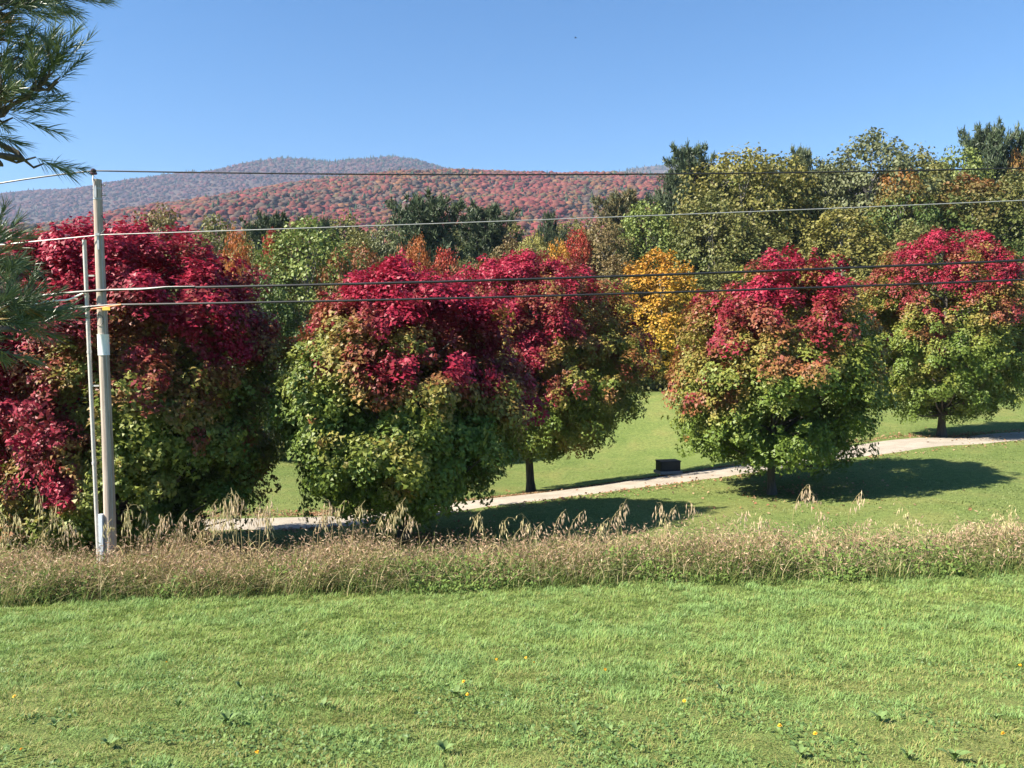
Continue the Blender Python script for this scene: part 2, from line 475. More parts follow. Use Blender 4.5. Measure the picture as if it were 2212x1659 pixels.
# ------------------------------------------------------------------ leaves
def leaf_quads(c, nrm, size, rng, aspect=.8, droop=.5, fold=.25):
    """two folded triangles per leaf: base, left, tip, right"""
    N = len(c)
    r = norm(rng.normal(size=(N, 3))); r[:, 2] -= droop
    ax = norm(r - (r * nrm).sum(1, keepdims=True) * nrm)
    sd = np.cross(nrm, ax)
    s = size[:, None]
    lift = nrm * s * fold * .5
    base = c - ax * s * .5; tip = c + ax * s * .5
    mid = c - ax * s * .05
    le = mid + sd * s * .5 * aspect + lift; ri = mid - sd * s * .5 * aspect + lift
    v = np.stack([base, le, tip, ri], 1).reshape(-1, 3)
    i = np.arange(N) * 4
    f = np.concatenate([np.stack([i, i + 2, i + 1], 1), np.stack([i, i + 3, i + 2], 1)])
    return v, f

PAL_S = np.array([0, .30, .46, .60, .74, .88, 1.0])
PAL_C = np.array([(.125, .18, .03), (.20, .22, .04), (.245, .19, .045), (.25, .105, .038), (.22, .034, .034), (.25, .015, .034), (.33, .019, .046)])
def maple_colour(s):
    s = np.clip(s, 0, 1)
    return np.stack([np.interp(s, PAL_S, PAL_C[:, k]) for k in range(3)], 1)

def leaf_tris(c, nrm, size, rng, aspect=.9, droop=.6):
    """one pointed triangle per leaf"""
    N = len(c)
    q = norm(rng.normal(size=(N, 3))); q[:, 2] -= droop
    ax = norm(q - (q * nrm).sum(1, keepdims=True) * nrm); sd = np.cross(nrm, ax); s_ = size[:, None]
    sk = (rng.random(N) - .5)[:, None] * .4
    v = np.stack([c - ax * s_ * (.35 + sk) + sd * s_ * .5 * aspect, c - ax * s_ * (.35 - sk) - sd * s_ * .5 * aspect, c + ax * s_ * .65], 1).reshape(-1, 3)
    return v, np.arange(N * 3).reshape(-1, 3)

def crown_shape(t, low=.32, top=.62):
    """relative radius over relative height: rounded bottom, widest low, tapering dome"""
    a = np.sqrt(np.clip(1 - ((low - t) / low) ** 2, 0, 1)) ** .8
    b = np.clip(1 - np.clip((t - low) / (1 - low), 0, 2) ** (1.5 + top), 0, 1) ** .62
    return np.where(t < low, a, b)

def maple(px, base_py, d, top_py, rad_px, bottom_py, seed, red_start, red_soft, label, bias=(.05, 0), nleaf=46000, trunk_r=.15, low=.32, top=.62, lump=.13, shoots=22, offx=0, extra=None, depth=1.0, lsize=.104):
    rng = np.random.default_rng(seed)
    bp = P(px, base_py, d); x0, y0 = bp[0], bp[1]; z0 = gz(x0, y0) - .03
    H = P(px, top_py, d)[2] - z0; R = rad_px / F * d; zb = P(px, bottom_py, d)[2] - z0 + .05
    root = empty('maple_tree', (x0, y0, z0), label, 'tree', 'maples lining the driveway')
    nlimb = int(10 + 26 * (R / 3.4) ** 2 * (H / 8.5)) * 10
    lt = rng.random(nlimb * 6); lt = lt[rng.random(len(lt)) < crown_shape(lt, low, top) + .04][:nlimb]; nlimb = len(lt)
    lth = rng.random(nlimb) * 2 * math.pi
    lv = 1 + lump * fbm(np.stack([np.cos(lth) * 1.7, np.sin(lth) * 1.7, lt * 4.5], 1), seed, 2) * 1.3
    lf = 1 - .5 * rng.random(nlimb) ** 1.8
    lr = R * crown_shape(lt, low, top) * lv * lf
    LC = np.stack([lr * np.cos(lth) * .96, lr * np.sin(lth) * depth * .96, zb + (H - zb) * (.03 + .94 * lt)], 1)
    lout = norm(LC - np.array((0, 0, zb + (H - zb) * .38)))
    lrad = (.28 + .30 * rng.random(nlimb)) * (R / 3.5) ** .5
    lturn = rng.normal(size=nlimb)
    per = max(4, int(round(nleaf / 26 / nlimb)))
    li = np.repeat(np.arange(nlimb), per); ncl = len(li)
    v = norm(rng.normal(size=(ncl, 3)) + .75 * lout[li] + np.array((0, 0, .35)))
    C = LC[li] + v * (lrad[li] * (.40 + .75 * rng.random(ncl)))[:, None] * np.array((1, 1, .75)) + rng.normal(size=(ncl, 3)) * .16
    C[:, 2] = np.maximum(C[:, 2], zb + .1 * rng.random(ncl)); C[:, 0] += offx
    cx, cy, cz = C.T; t = (cz - zb) / (H - zb); f = np.hypot(cx - offx, cy / depth) / (R * crown_shape(np.clip(t, .02, .97), low, top) + .01)
    crad = .20 + .26 * rng.random(ncl)
    # upright leader shoots breaking the outline
    sh = rng.choice(np.where(t > .12)[0], min(shoots * 5, (t > .12).sum()), replace=False)
    sc, sr = [], []
    for i in sh:
        if f[i] < .7: continue
        for k in range(4):
            up = .35 + .65 * min(1, max(0, (t[i] - .2) / .5)); ou = (1.15 - up) * .22
            rr_ = math.hypot(cx[i] - offx, cy[i]) + .01
            sc.append(C[i] + np.array(((cx[i] - offx) / rr_ * (.1 + ou * k), cy[i] / rr_ * (.1 + ou * k), (.12 + .15 * k) * (up - .25))) + rng.normal(size=3) * .04); sr.append(.15 - .026 * k)
    if sc:
        C = np.concatenate([C, sc]); crad = np.concatenate([crad, sr])
    # leaves
    k = np.maximum(8, (76 * (crad / .36) ** 1.8)).astype(int)
    ci = np.repeat(np.arange(len(C)), k); N = len(ci)
    turn = np.concatenate([lturn[li], rng.normal(size=len(C) - ncl)])
    out_c = norm(C - np.array((offx, 0, zb + (H - zb) * .40)))
    dn = norm(.75 * out_c + np.array((0, 0, .62)) + .33 * rng.normal(size=(len(C), 3)))       # each spray is a drooping fan
    e1 = norm(np.cross(dn, np.array((.13, .31, .94)))); e2 = np.cross(dn, e1)
    ra = np.sqrt(rng.random(N)); an = rng.random(N) * 6.2832
    o2 = (e1[ci] * np.cos(an)[:, None] + e2[ci] * np.sin(an)[:, None]) * (ra * crad[ci])[:, None]
    pos = C[ci] + o2 + dn[ci] * (crad[ci] * (.26 * rng.normal(size=N) * .8 - .5 * ra ** 2 + .2))[:, None]
    pos[:, 2] -= .22 * crad[ci] * ra ** 2
    nrm = norm(dn[ci] + .5 * o2 / crad[ci][:, None] + .36 * rng.normal(size=(N, 3)))
    size = lsize * (.7 + .6 * rng.random(N))
    tt = (pos[:, 2] - zb) / (H - zb)
    low_n = fbm(C * .55, seed + 40, 2)[ci]; mid_n = fbm(C * 1.6, seed + 50, 2)[ci]
    s = .46 + (tt - red_start) / (red_soft * 1.5) + .46 * low_n + .26 * mid_n + .11 * turn[ci] + bias[0] * pos[:, 0] / R + bias[1] * pos[:, 1] / R
    s += .10 * (rng.random(len(C)) - .5)[ci] + .12 * (rng.random(N) - .5)
    if extra is not None: s += extra(pos, tt)
    # reddest tips on the outermost leaves
    s += .45 * np.clip(np.hypot(pos[:, 0] - offx, pos[:, 1] / depth) / R - .72, 0, .4) * np.clip(.5 + 1.2 * mid_n, 0, 1)
    colr = maple_colour(s) * (.78 + .44 * rng.random(N))[:, None]
    V, Fc = leaf_tris(pos, nrm, size, rng)
    link('crown', make_mesh('crown', V, Fc, M_LEAF, np.repeat(colr, 3, 0)), root)
    # trunk and limbs
    tb = Tube()
    zs = np.linspace(-.15, H * .86, 12); q = zs / H
    wob = np.stack([offx * np.clip(q, 0, 1) + .06 * np.sin(zs * 1.3 + seed), .06 * np.cos(zs * 1.1 + seed), zs], 1)
    rad = trunk_r * (1 - .86 * np.clip(q, 0, 1)) * (1 + .55 * np.exp(-np.clip(zs, 0, 9) * 5))
    tb.add(wob, rad, 10)
    pick = rng.choice(ncl, 80, replace=False)
    for i in pick:
        e = C[i]; hz_ = np.clip(e[2] - (.55 + .5 * rng.random()) * math.hypot(e[0], e[1]) * .8, max(zb + .15, .6), H * .8)
        a = np.array([np.interp(hz_, zs, wob[:, 0]), np.interp(hz_, zs, wob[:, 1]), hz_])
        u = np.linspace(0, 1, 5)[:, None]
        path = a + (e - a) * u; path[:, 2] += -.12 * np.sin(u[:, 0] * math.pi) * np.linalg.norm(e - a) * .5
        rb = np.interp(hz_, zs, rad) * .42
        tb.add(path, np.linspace(rb, .006, 5), 5, cap=False)
    tb.build('trunk', M_BARK, root)
    return root

def low_red(cx, cy, r, amt):
    return lambda p, t: amt * np.exp(-(((p[:, 0] - cx) ** 2 + (p[:, 2] - cy) ** 2) / r ** 2))

def extra_big(p, t):
    # red reaches far down on the sunny west flank; two red sprays low on the near side
    e = .5 * np.clip(-p[:, 0] / 3.2, -.4, 1) * np.exp(-((t - .45) / .3) ** 2)
    for cx, cz, r in ((-.25, 2.2, .45), (.35, 2.25, .42)):
        e = e + .5 * np.exp(-(((p[:, 0] - cx) ** 2 + (p[:, 2] - cz) ** 2) / r ** 2)) * (p[:, 1] < -1)
    return e
maple(250, 1195, 21.9, 484, 330, 1205, 101, .40, .66, 'largest maple, crimson above dark green, standing behind the utility pole', bias=(-.10, 0), nleaf=74000, trunk_r=.2, low=.42, top=2.6, shoots=90, extra=extra_big, depth=.76, lsize=.104)
maple(868, 1165, 22.4, 570, 250, 1108, 102, .60, .50, 'maple with olive green lower crown whose trunk stands in the brown weeds', bias=(.06, 0), nleaf=54000, trunk_r=.15, low=.40, top=1.0)
maple(1146, 1070, 34.5, 546, 246, 985, 103, .44, .62, 'maple beyond the gravel drive, mostly crimson, bare trunk below its crown', bias=(-.08, 0), nleaf=56000, trunk_r=.19, low=.40, top=1.0)
maple(1668, 1069, 27.5, 546, 216, 1012, 104, .60, .50, 'maple with pointed red top casting the broad shadow on the grass', bias=(-.17, 0), nleaf=50000, trunk_r=.13, low=.38, top=.5)
maple(2036, 946, 39.6, 496, 176, 903, 105, .60, .62, 'maple up the slope with short forked trunk beside the far drive edge', bias=(.05, 0), nleaf=46000, trunk_r=.19, low=.42, top=1.5)

# ------------------------------------------------------------------ forest: shared crown meshes, one object per tree
PH, PR = 14.0, 4.5
def broadleaf_proto(seed, low, top, nleaf=14500, lump=.3, zb=.06):
    rng = np.random.default_rng(seed)
    ncl = nleaf // 26
    t = rng.random(ncl * 5); t = t[rng.random(len(t)) < crown_shape(t, low, top) + .06][:ncl]; ncl = len(t)
    th = rng.random(ncl) * 2 * math.pi
    lv = 1 + lump * fbm(np.stack([np.cos(th) * 1.6, np.sin(th) * 1.6, t * 4], 1), seed, 2) * 1.6
    f = 1 - .45 * rng.random(ncl) ** 1.5
    rr = PR * crown_shape(t, low, top) * lv * f
    z = PH * (zb + (1 - zb) * t) + .6 * (lv - 1) * 3
    C = np.stack([rr * np.cos(th), rr * np.sin(th), z], 1)
    cr = .5 + .55 * rng.random(ncl)
    ci = np.repeat(np.arange(ncl), 26); N = len(ci)
    v = norm(rng.normal(size=(N, 3))); off = v * (cr[ci] * (.5 + .5 * rng.random(N)))[:, None]; off[:, 2] *= .75
    out = norm(C[ci] - np.array((0, 0, PH * .45))); pos = C[ci] + off
    nrm = norm(.5 * out + np.array((0, 0, .35)) + .4 * v + .45 * rng.normal(size=(N, 3)))
    V, Fc = leaf_quads(pos, nrm, .27 * (.65 + .7 * rng.random(N)), rng, .85)
    tt = pos[:, 2] / PH
    mixf = np.clip((1.5 + 1.7 * (tt - .62) + .6 * fbm(C * .3, seed + 5, 2)[ci] + .25 * (rng.random(ncl) - .5)[ci]) / 3, 0, 1)
    colr = np.stack([mixf, (.65 + .3 * rng.random(ncl)[ci] + .35 * rng.random(N)), .5 + .03 * (rng.random(N) - .5)], 1)
    crown = make_mesh('crown', V, Fc, M_FOREST, np.repeat(colr, 4, 0))
    tb = Tube(); zs = np.linspace(-.3, PH * .8, 9)
    wob = np.stack([.2 * np.sin(zs * .5 + seed), .2 * np.cos(zs * .4 + seed), zs], 1)
    tb.add(wob, .2 * (1 - .85 * zs.clip(0) / PH), 7)
    for i in rng.choice(ncl, 26, replace=False):
        e = C[i]; h = max(1.2, e[2] - (.6 + .6 * rng.random()) * math.hypot(e[0], e[1])); h = min(h, PH * .75)
        a = np.array([np.interp(h, zs, wob[:, 0]), np.interp(h, zs, wob[:, 1]), h]); u = np.linspace(0, 1, 4)[:, None]
        p = a + (e - a) * u; p[:, 2] -= .2 * np.sin(u[:, 0] * math.pi)
        tb.add(p, np.linspace(.07, .015, 4), 4, cap=False)
    ob = tb.build('trunk', M_TRUNKGREY); tr = ob.data; bpy.data.objects.remove(ob)
    return crown, tr
M_TRUNKGREY = bark_material('grey_bark', (.10, .09, .075), (.26, .24, .21))

def pine_proto(seed, pointed=1.0, n_whorl=30):
    rng = np.random.default_rng(seed)
    H, R = PH, PR
    cs, dirs, bl = [], [], []
    tb = Tube(); zs = np.linspace(-.3, H * .97, 8)
    tb.add(np.stack([.1 * np.sin(zs * .3), .1 * np.cos(zs * .35), zs], 1), .24 * (1 - .93 * zs.clip(0) / H), 7)
    for w in range(n_whorl):
        t = (w + rng.random() * .7) / n_whorl; h = H * (.10 + .87 * t)
        L = R * (min(1.0, ((1 - t) * 2.6)) ** (.5 * pointed) * .95 + .10) * (.7 + .5 * rng.random())
        if t < .2: L *= .75 + t
        nb = rng.integers(5, 8)
        for k in range(nb):
            a = 2 * math.pi * (k + rng.random() * .8) / nb; l_ = L * (.55 + .6 * rng.random())
            u = np.linspace(0, 1, 5); slope = -.10 + .45 * t
            path = np.stack([np.cos(a) * l_ * u, np.sin(a) * l_ * u, h + l_ * (slope * u + .22 * u * u)], 1)
            tb.add(path, np.linspace(.05, .012, 5), 4, cap=False)
            ntuft = max(4, int(l_ * 6.5))
            uu = .25 + .75 * rng.random(ntuft) ** .8
            q = np.stack([np.interp(uu, u, path[:, i]) for i in range(3)], 1)
            sp_ = .42 * (1.15 - uu)[:, None] * l_ * .6
            q += rng.normal(size=(ntuft, 3)) * np.array((1, 1, .35)) * np.clip(sp_, .12, .6)
            cs.append(q); dirs.append(np.tile(norm(path[-1] - path[0]), (ntuft, 1)))
    C = np.concatenate(cs); D = np.concatenate(dirs); nt = len(C)
    per = 9; ci = np.repeat(np.arange(nt), per); N = len(ci)
    d = norm(.55 * D[ci] + np.array((0, 0, .45)) + .75 * rng.normal(size=(N, 3)))
    L = .42 * (.6 + .7 * rng.random(N)); sd = norm(np.cross(d, norm(rng.normal(size=(N, 3))))) * .055
    a = C[ci] + rng.normal(size=(N, 3)) * .06
    V = np.stack([a - sd, a + sd, a + d * L[:, None] + sd * .4, a + d * L[:, None] - sd * .4], 1).reshape(-1, 3)
    i = np.arange(N) * 4; Fq = np.stack([i, i + 1, i + 2, i + 3], 1)
    colr = np.stack([(1 + np.clip(.5 + .5 * rng.normal(size=nt)[ci] * .5, 0, 1)) / 3, .6 + .35 * rng.random(nt)[ci] + .3 * rng.random(N), .5 + .02 * (rng.random(N) - .5)], 1)
    crown = make_mesh('crown', V, Fq, M_CONIFER, np.repeat(colr, 4, 0))
    ob = tb.build('trunk', M_TRUNKGREY); tr = ob.data; bpy.data.objects.remove(ob)
    return crown, tr

PROTO = [broadleaf_proto(200 + i, lw, tp) for i, (lw, tp) in enumerate([(.45, .6), (.5, .9), (.38, .4), (.55, 1.2), (.42, .8), (.48, .5)])]
PINES = [pine_proto(300, 1.0), pine_proto(301, .7), pine_proto(302, 1.25)]

GREEN = (0.1, 0.145, 0.036); DGREEN = (0.07, 0.105, 0.032); OLIVE = (0.18, 0.175, 0.052); LIME = (0.2, 0.245, 0.06); YOLIVE = (.22, .20, .05)
YELLOW = (0.46, 0.31, 0.035); GOLD = (0.46, 0.23, 0.03); ORANGE = (0.4, 0.135, 0.035); RED = (.40, .05, .03); RUST = (.24, .095, .035); PALEY = (.28, .26, .07)
PINE = (0.055, 0.08, 0.04); PINEB = (0.095, 0.125, 0.06); BROWN = (0.2, 0.145, 0.06); GREYG = (0.15, 0.165, 0.075); CRIM = (.32, .02, .035)
frng = np.random.default_rng(77)
def forest_tree(px, top_py, w_px, d, proto, low, high, label, group=None, name=None, shift=0.0):
    ks = min(1, max(0, (px - 850) / 250)); d = d * (1 - ks) + (61 + (d - 43) * .7) * ks      # the wood stands farther back up the slope
    x0 = P(px, 760, d)[0]; z0 = gz(x0, d) - .05
    H = P(px, top_py, d)[2] - z0; con = isinstance(proto, str)
    R = w_px / 2 / F * d * 1.3; H *= .93 if con else (1.03 if px < 1000 else .955)
    crown, trunk = PINES[int(proto[1])] if con else PROTO[proto]
    o = empty(name or ('pine_tree' if con else 'forest_tree'), (x0, d, z0), label, 'tree', group)
    o.rotation_euler[2] = frng.random() * 6.28
    o.scale = (R / PR, R / PR, H / PH)
    c = link('crown', crown, o); c['leaf_low'] = low; c['leaf_high'] = high; c['leaf_shift'] = -1.0 + shift
    link('trunk', trunk, o)
    return o
WOOD = 'trees of the wood beyond the lawn'
T = forest_tree
# behind the largest maple and left of centre
T(355, 462, 150, 58, 0, OLIVE, BROWN, 'olive tree peeping over the crown of the largest maple', WOOD)
T(600, 446, 120, 62, 'p1', PINE, PINEB, 'dark round-topped pine above the glowing orange tree', WOOD)
T(702, 450, 80, 64, 'p0', PINE, PINEB, 'small dark pine between two green broadleaf tops', WOOD)
T(516, 512, 76, 44, 2, GOLD, ORANGE, 'slim glowing orange tree squeezed against the largest maple', WOOD)
T(662, 492, 190, 46, 1, GREEN, LIME, 'tall bright green tree between the largest maple and the next', WOOD)
T(575, 600, 130, 42, 4, DGREEN, GREEN, 'dark green tree in the shade beside the largest maple', WOOD)
T(690, 690, 120, 41, 5, DGREEN, GREEN, 'low dark green tree in the gap between maples', WOOD)
T(780, 545, 120, 50, 3, OLIVE, RUST, 'olive tree turning rust behind the olive green maple', WOOD)
T(830, 492, 100, 60, 0, OLIVE, GREYG, 'grey olive tree beside the big dark pine', WOOD)
T(880, 540, 90, 52, 2, OLIVE, RUST, 'rusty olive tree in front of the big dark pine', WOOD)
T(925, 404, 140, 60, 'p1', PINE, PINEB, 'big broad dark pine standing highest over the middle wood', WOOD)
T(1048, 428, 120, 62, 'p1', PINE, PINEB, 'second dark pine beside the big broad one', WOOD)
T(1187, 430, 44, 64, 'p2', PINE, PINEB, 'narrow little pine poking up before the red hill', WOOD)
T(965, 548, 80, 48, 4, OLIVE, RED, 'small tree with fiery red tip under the dark pines', WOOD, shift=-.3)
T(1010, 545, 90, 50, 0, GREYG, OLIVE, 'grey green bushy tree below the second pine', WOOD)
T(1100, 500, 90, 55, 5, OLIVE, BROWN, 'brownish olive tree behind the crimson maple top', WOOD)
T(1150, 488, 80, 53, 3, YOLIVE, PALEY, 'pale straw yellow tree behind the crimson maple', WOOD)
T(1206, 505, 70, 50, 2, YELLOW, GOLD, 'small golden yellow tree above the crimson maple', WOOD)
T(1245, 478, 70, 53, 4, RUST, RED, 'orange red tree next to the small golden one', WOOD)
T(1300, 460, 120, 56, 1, OLIVE, BROWN, 'bronze olive tree leading up to the tall wood', WOOD)
T(1330, 545, 110, 50, 5, GREEN, BROWN, 'dull green tree between golden tree and crimson maple', WOOD)
T(1425, 528, 150, 46, 2, YELLOW, GOLD, 'large golden yellow tree behind the gap in the maples', WOOD)
T(1475, 600, 90, 44, 0, YOLIVE, YELLOW, 'low yellow bushy tree at the foot of the golden one', WOOD)
T(1375, 700, 130, 45, 4, GREEN, OLIVE, 'low green tree at the lawn edge under the golden tree', WOOD)
T(1270, 640, 150, 47, 1, DGREEN, GREEN, 'dark green tree between the crimson maple and the golden tree', WOOD)
T(1415, 770, 90, 43, 3, YOLIVE, YELLOW, 'yellow green bush on the lawn edge below the golden tree', WOOD, 'forest_shrub')
T(905, 522, 62, 48, 4, RUST, ORANGE, 'small orange red tree in front of the big dark pine', WOOD)
T(735, 560, 100, 44, 2, OLIVE, RUST, 'warm rusty tree at the shoulder of the olive green maple', WOOD)
T(1060, 548, 80, 47, 3, YOLIVE, ORANGE, 'orange tinged tree peeping between the two middle maples', WOOD)
T(590, 520, 70, 47, 5, OLIVE, RED, 'green tree with a red flecked tip near the glowing orange tree', WOOD, shift=-.4)
# the tall wood on the slope
T(1395, 420, 130, 60, 0, GREEN, LIME, 'lime green tree on the shoulder of the tall wood', WOOD)
T(1340, 400, 110, 68, 'p1', PINEB, BROWN, 'thin brownish pine where the tall wood drops to the hill', WOOD)
T(1486, 288, 112, 66, 'p0', PINE, PINEB, 'tall dark pine at the high end of the wood beside the hill', WOOD)
T(1462, 335, 60, 70, 'p2', PINE, PINEB, 'thin dark pine leaning on the tallest pine', WOOD)
T(1590, 300, 190, 62, 3, OLIVE, YOLIVE, 'broad tree with yellowing top next to the tall dark pine', WOOD)
T(1525, 400, 150, 56, 1, GREEN, OLIVE, 'green broadleaf in front of the tall dark pine', WOOD)
T(1722, 284, 80, 68, 'p2', PINEB, GREYG, 'narrow spired pine rising from the middle of the tall wood', WOOD)
T(1680, 318, 150, 64, 0, GREEN, YOLIVE, 'yellow flecked green tree beside the spired pine', WOOD)
T(1640, 480, 170, 55, 4, DGREEN, OLIVE, 'shaded dark green tree above the pointed red maple', WOOD)
T(1770, 330, 130, 66, 5, OLIVE, GREYG, 'grey olive tree between spired pine and grey green giant', WOOD)
T(1868, 268, 180, 66, 1, GREYG, GREYG, 'grey green giant with ragged crown on the skyline', WOOD)
T(1960, 305, 150, 68, 3, GREYG, OLIVE, 'rounded grey olive tree close beside the ragged giant', WOOD)
T(1940, 352, 135, 56, 2, GREEN, ORANGE, 'green tree with orange glowing top in the tall wood', WOOD, shift=-.75)
T(1818, 432, 180, 54, 4, OLIVE, YOLIVE, 'yellow green tree directly behind the pointed red maple', WOOD)
T(1840, 590, 130, 47, 2, YELLOW, YOLIVE, 'yellow tree in the gap between the two upper maples', WOOD)
T(2122, 252, 100, 70, 'p1', PINE, PINEB, 'dark pine crown standing on the skyline above the far maple', WOOD)
T(2200, 258, 90, 70, 'p0', PINE, PINEB, 'dark pine at the upper end of the skyline', WOOD)
T(2060, 300, 130, 66, 0, GREYG, LIME, 'soft lime green tree below the skyline pine', WOOD)
T(2090, 365, 190, 58, 5, GREEN, RUST, 'big olive tree with rusty crown above the far maple', WOOD, shift=-.5)
T(2195, 350, 160, 56, 1, DGREEN, OLIVE, 'large dark olive tree at the end of the wood', WOOD)
T(2180, 308, 50, 68, 2, OLIVE, ORANGE, 'little orange tip between the skyline pines', WOOD, shift=-.75)
T(2200, 500, 150, 50, 4, DGREEN, GREEN, 'deep green tree filling the space just past the far maple', WOOD)
T(2225, 640, 130, 46, 3, GREEN, CRIM, 'small tree with dark red leaves beside the far maple', WOOD, shift=-.2)
T(1985, 470, 150, 50, 0, DGREEN, OLIVE, 'dark olive tree hidden behind the far maple', WOOD)
T(1760, 560, 140, 49, 5, DGREEN, OLIVE, 'dim olive tree above the shoulder of the pointed red maple', WOOD)
T(1560, 560, 140, 50, 0, DGREEN, OLIVE, 'shadowy green tree between golden tree and pointed red maple', WOOD)
for px, top, w, d, pr in [(-60, 560, 170, 52, 0), (60, 560, 170, 54, 1), (170, 540, 170, 56, 3), (270, 520, 170, 58, 4), (430, 520, 150, 56, 5), (470, 480, 120, 66, 0), (740, 478, 140, 66, 3), (640, 500, 130, 60, 2), (770, 520, 130, 56, 5), (1120, 520, 130, 58, 0), (530, 540, 120, 50, 1),
                          (560, 500, 130, 68, 1), (890, 480, 120, 68, 4), (990, 500, 120, 68, 0), (1100, 470, 120, 70, 5), (1230, 462, 120, 70, 3), (820, 600, 150, 52, 0),
                          (1430, 430, 150, 72, 5), (1560, 350, 160, 72, 4), (1640, 330, 150, 74, 0), (1800, 330, 150, 74, 3), (2010, 330, 150, 74, 4), (2150, 330, 160, 76, 0), (2290, 300, 180, 66, 1), (2300, 480, 170, 54, 5), (2390, 300, 190, 62, 3),
                          (930, 620, 150, 50, 1), (1060, 600, 150, 50, 3), (1180, 600, 150, 50, 4), (2080, 560, 150, 49, 1), (1900, 640, 120, 47, 5)]:
    if px < 500: fill, grp = 'dim olive tree in the wood behind the largest maple', 'dim trees behind the largest maple'
    elif px < 860: fill, grp = 'olive green tree in the wood between the largest maple and the olive one', 'trees behind the gap beside the largest maple'
    elif px < 1300: fill, grp = 'shaded olive tree in the wood around the dark pines and crimson maple', 'shaded trees around the dark pines'
    elif top < 450: fill, grp = 'olive tree in the back row of the tall wood on the slope', 'back row of the tall wood'
    else: fill, grp = 'dark olive tree at the foot of the tall wood behind the far maple', 'foot of the tall wood'
    T(px, top, w, d, pr, GREEN if pr % 2 else DGREEN, (OLIVE, YOLIVE, BROWN, OLIVE, LIME, OLIVE)[pr], fill, grp)

# undergrowth along the foot of the wood
rng = np.random.default_rng(55)
N = 26000
x = rng.uniform(-45, 50, N); yb = wood_edge(x) - .5 + 2.0 * vnoise(np.stack([x * .12, x * 0, x * 0], 1), 8)
y = yb + rng.random(N) ** 1.5 * 9
hh = (1.4 + 1.0 * vnoise(np.stack([x * .5, y * .5, x * 0], 1), 9)) * np.clip((y - yb) / 1.5 + .35, .3, 1)
z = ground_z(x, y) + hh * rng.random(N) ** .7
pos = np.stack([x, y, z], 1)
nrm = norm(np.array((-.3, -.5, .6)) + .6 * rng.normal(size=(N, 3)))
V, Fc = leaf_quads(pos, nrm, .24 * (.6 + .8 * rng.random(N)), rng, .8)
kk = np.clip(.5 + .6 * vnoise(pos * .35, 33), 0, 1)[:, None]
colr = (np.array((.05, .085, .025)) * (1 - kk) + np.array((.15, .14, .035)) * kk) * (.6 + .7 * rng.random(N))[:, None]
o = link('undergrowth', make_mesh('undergrowth', V, Fc, M_LEAF, np.repeat(colr, 4, 0)))
tag(o, 'low leafy undergrowth along the foot of the wood', 'undergrowth', kind='stuff')

# ------------------------------------------------------------------ grass
def blades(pos, h, w, lean_dir, lean, col0, col1, seg=2):
    """tapering bent blades, seg quads each (last one a triangle pair)"""
    N = len(pos)
    side = np.stack([-lean_dir[:, 1], lean_dir[:, 0], np.zeros(N)], 1)
    vs = []; cs = []
    for k in range(seg + 1):
        u = k / seg
        c = pos + np.stack([lean_dir[:, 0] * lean * h * u * u, lean_dir[:, 1] * lean * h * u * u, h * (u - .35 * np.minimum(lean, 1.4) * u * u)], 1)
        ww = (w * (1 - u) ** .6)[:, None] * .5
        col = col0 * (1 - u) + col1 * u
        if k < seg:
            vs += [c - side * ww, c + side * ww]; cs += [col, col]
        else:
            vs += [c]; cs += [col]
    nv = len(vs)
    V = np.stack(vs, 1).reshape(-1, 3); C = np.stack(cs, 1).reshape(-1, 3)
    b0 = np.arange(N) * nv; F_ = []
    for k in range(seg - 1):
        F_ += [np.stack([b0 + 2 * k, b0 + 2 * k + 1, b0 + 2 * k + 3], 1), np.stack([b0 + 2 * k, b0 + 2 * k + 3, b0 + 2 * k + 2], 1)]
    F_.append(np.stack([b0 + 2 * (seg - 1), b0 + 2 * seg - 1, b0 + 2 * seg], 1))
    return V, np.concatenate(F_), C

# mown lawn in front
rng = np.random.default_rng(9)
Ls = []
for d0, d1, dens in ((4.8, 7, 1750), (7, 9.5, 1550), (9.5, 12.5, 1150), (12.5, 17.0, 850)):
    hw0, hw1 = .632 * d0 + .9, .632 * d1 + .9
    n_ = int(dens * (d1 - d0) * (hw0 + hw1))
    yy = d0 + (d1 - d0) * rng.random(n_); xx = (rng.random(n_) * 2 - 1) * (.632 * yy + .9)
    Ls.append(np.stack([xx, yy], 1))
L2 = np.concatenate(Ls); L2 = L2[L2[:, 1] < edge_y(L2[:, 0]) + .25]
pz = ground_z(L2[:, 0], L2[:, 1]); pos = np.column_stack([L2, pz - .005]); N = len(pos)
patch = fbm(np.column_stack([L2 * .9, L2[:, :1] * 0]), 60, 3); fine = vnoise(np.column_stack([L2 * 7, L2[:, :1] * 0]), 61); mid = fbm(np.column_stack([L2 * 2.6, L2[:, :1] * 0]), 62, 2)
lush = np.clip((L2[:, 1] - 7.2) / 3.5, 0, 1)          # mown lower and thinner near the house
h = (.048 + .030 * lush) * (.55 + .9 * rng.random(N)) * np.clip(1 + .55 * fine + .35 * mid, .3, 2)
th = 3.2 * vnoise(np.column_stack([L2 * 4, L2[:, :1] * 0 + 3]), 63) + 2.2 * rng.normal(size=N) * .6; ld = np.stack([np.cos(th), np.sin(th)], 1)
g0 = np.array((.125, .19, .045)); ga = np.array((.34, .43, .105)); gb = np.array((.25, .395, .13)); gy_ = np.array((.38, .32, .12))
k = np.clip(.5 + .8 * patch + .5 * mid + .3 * fine + .2 * rng.normal(size=N), 0, 1)[:, None]
tipc = ga * (1 - k) + gb * k
dryp = np.clip((.10 + .42 * (1 - lush)) * (1 - 1.5 * patch - 1.2 * mid), .02, .8)
dry = (rng.random(N) < dryp)[:, None]
tipc = np.where(dry, gy_ * (.8 + .4 * rng.random(N))[:, None], tipc) * (.75 + .5 * rng.random(N))[:, None]
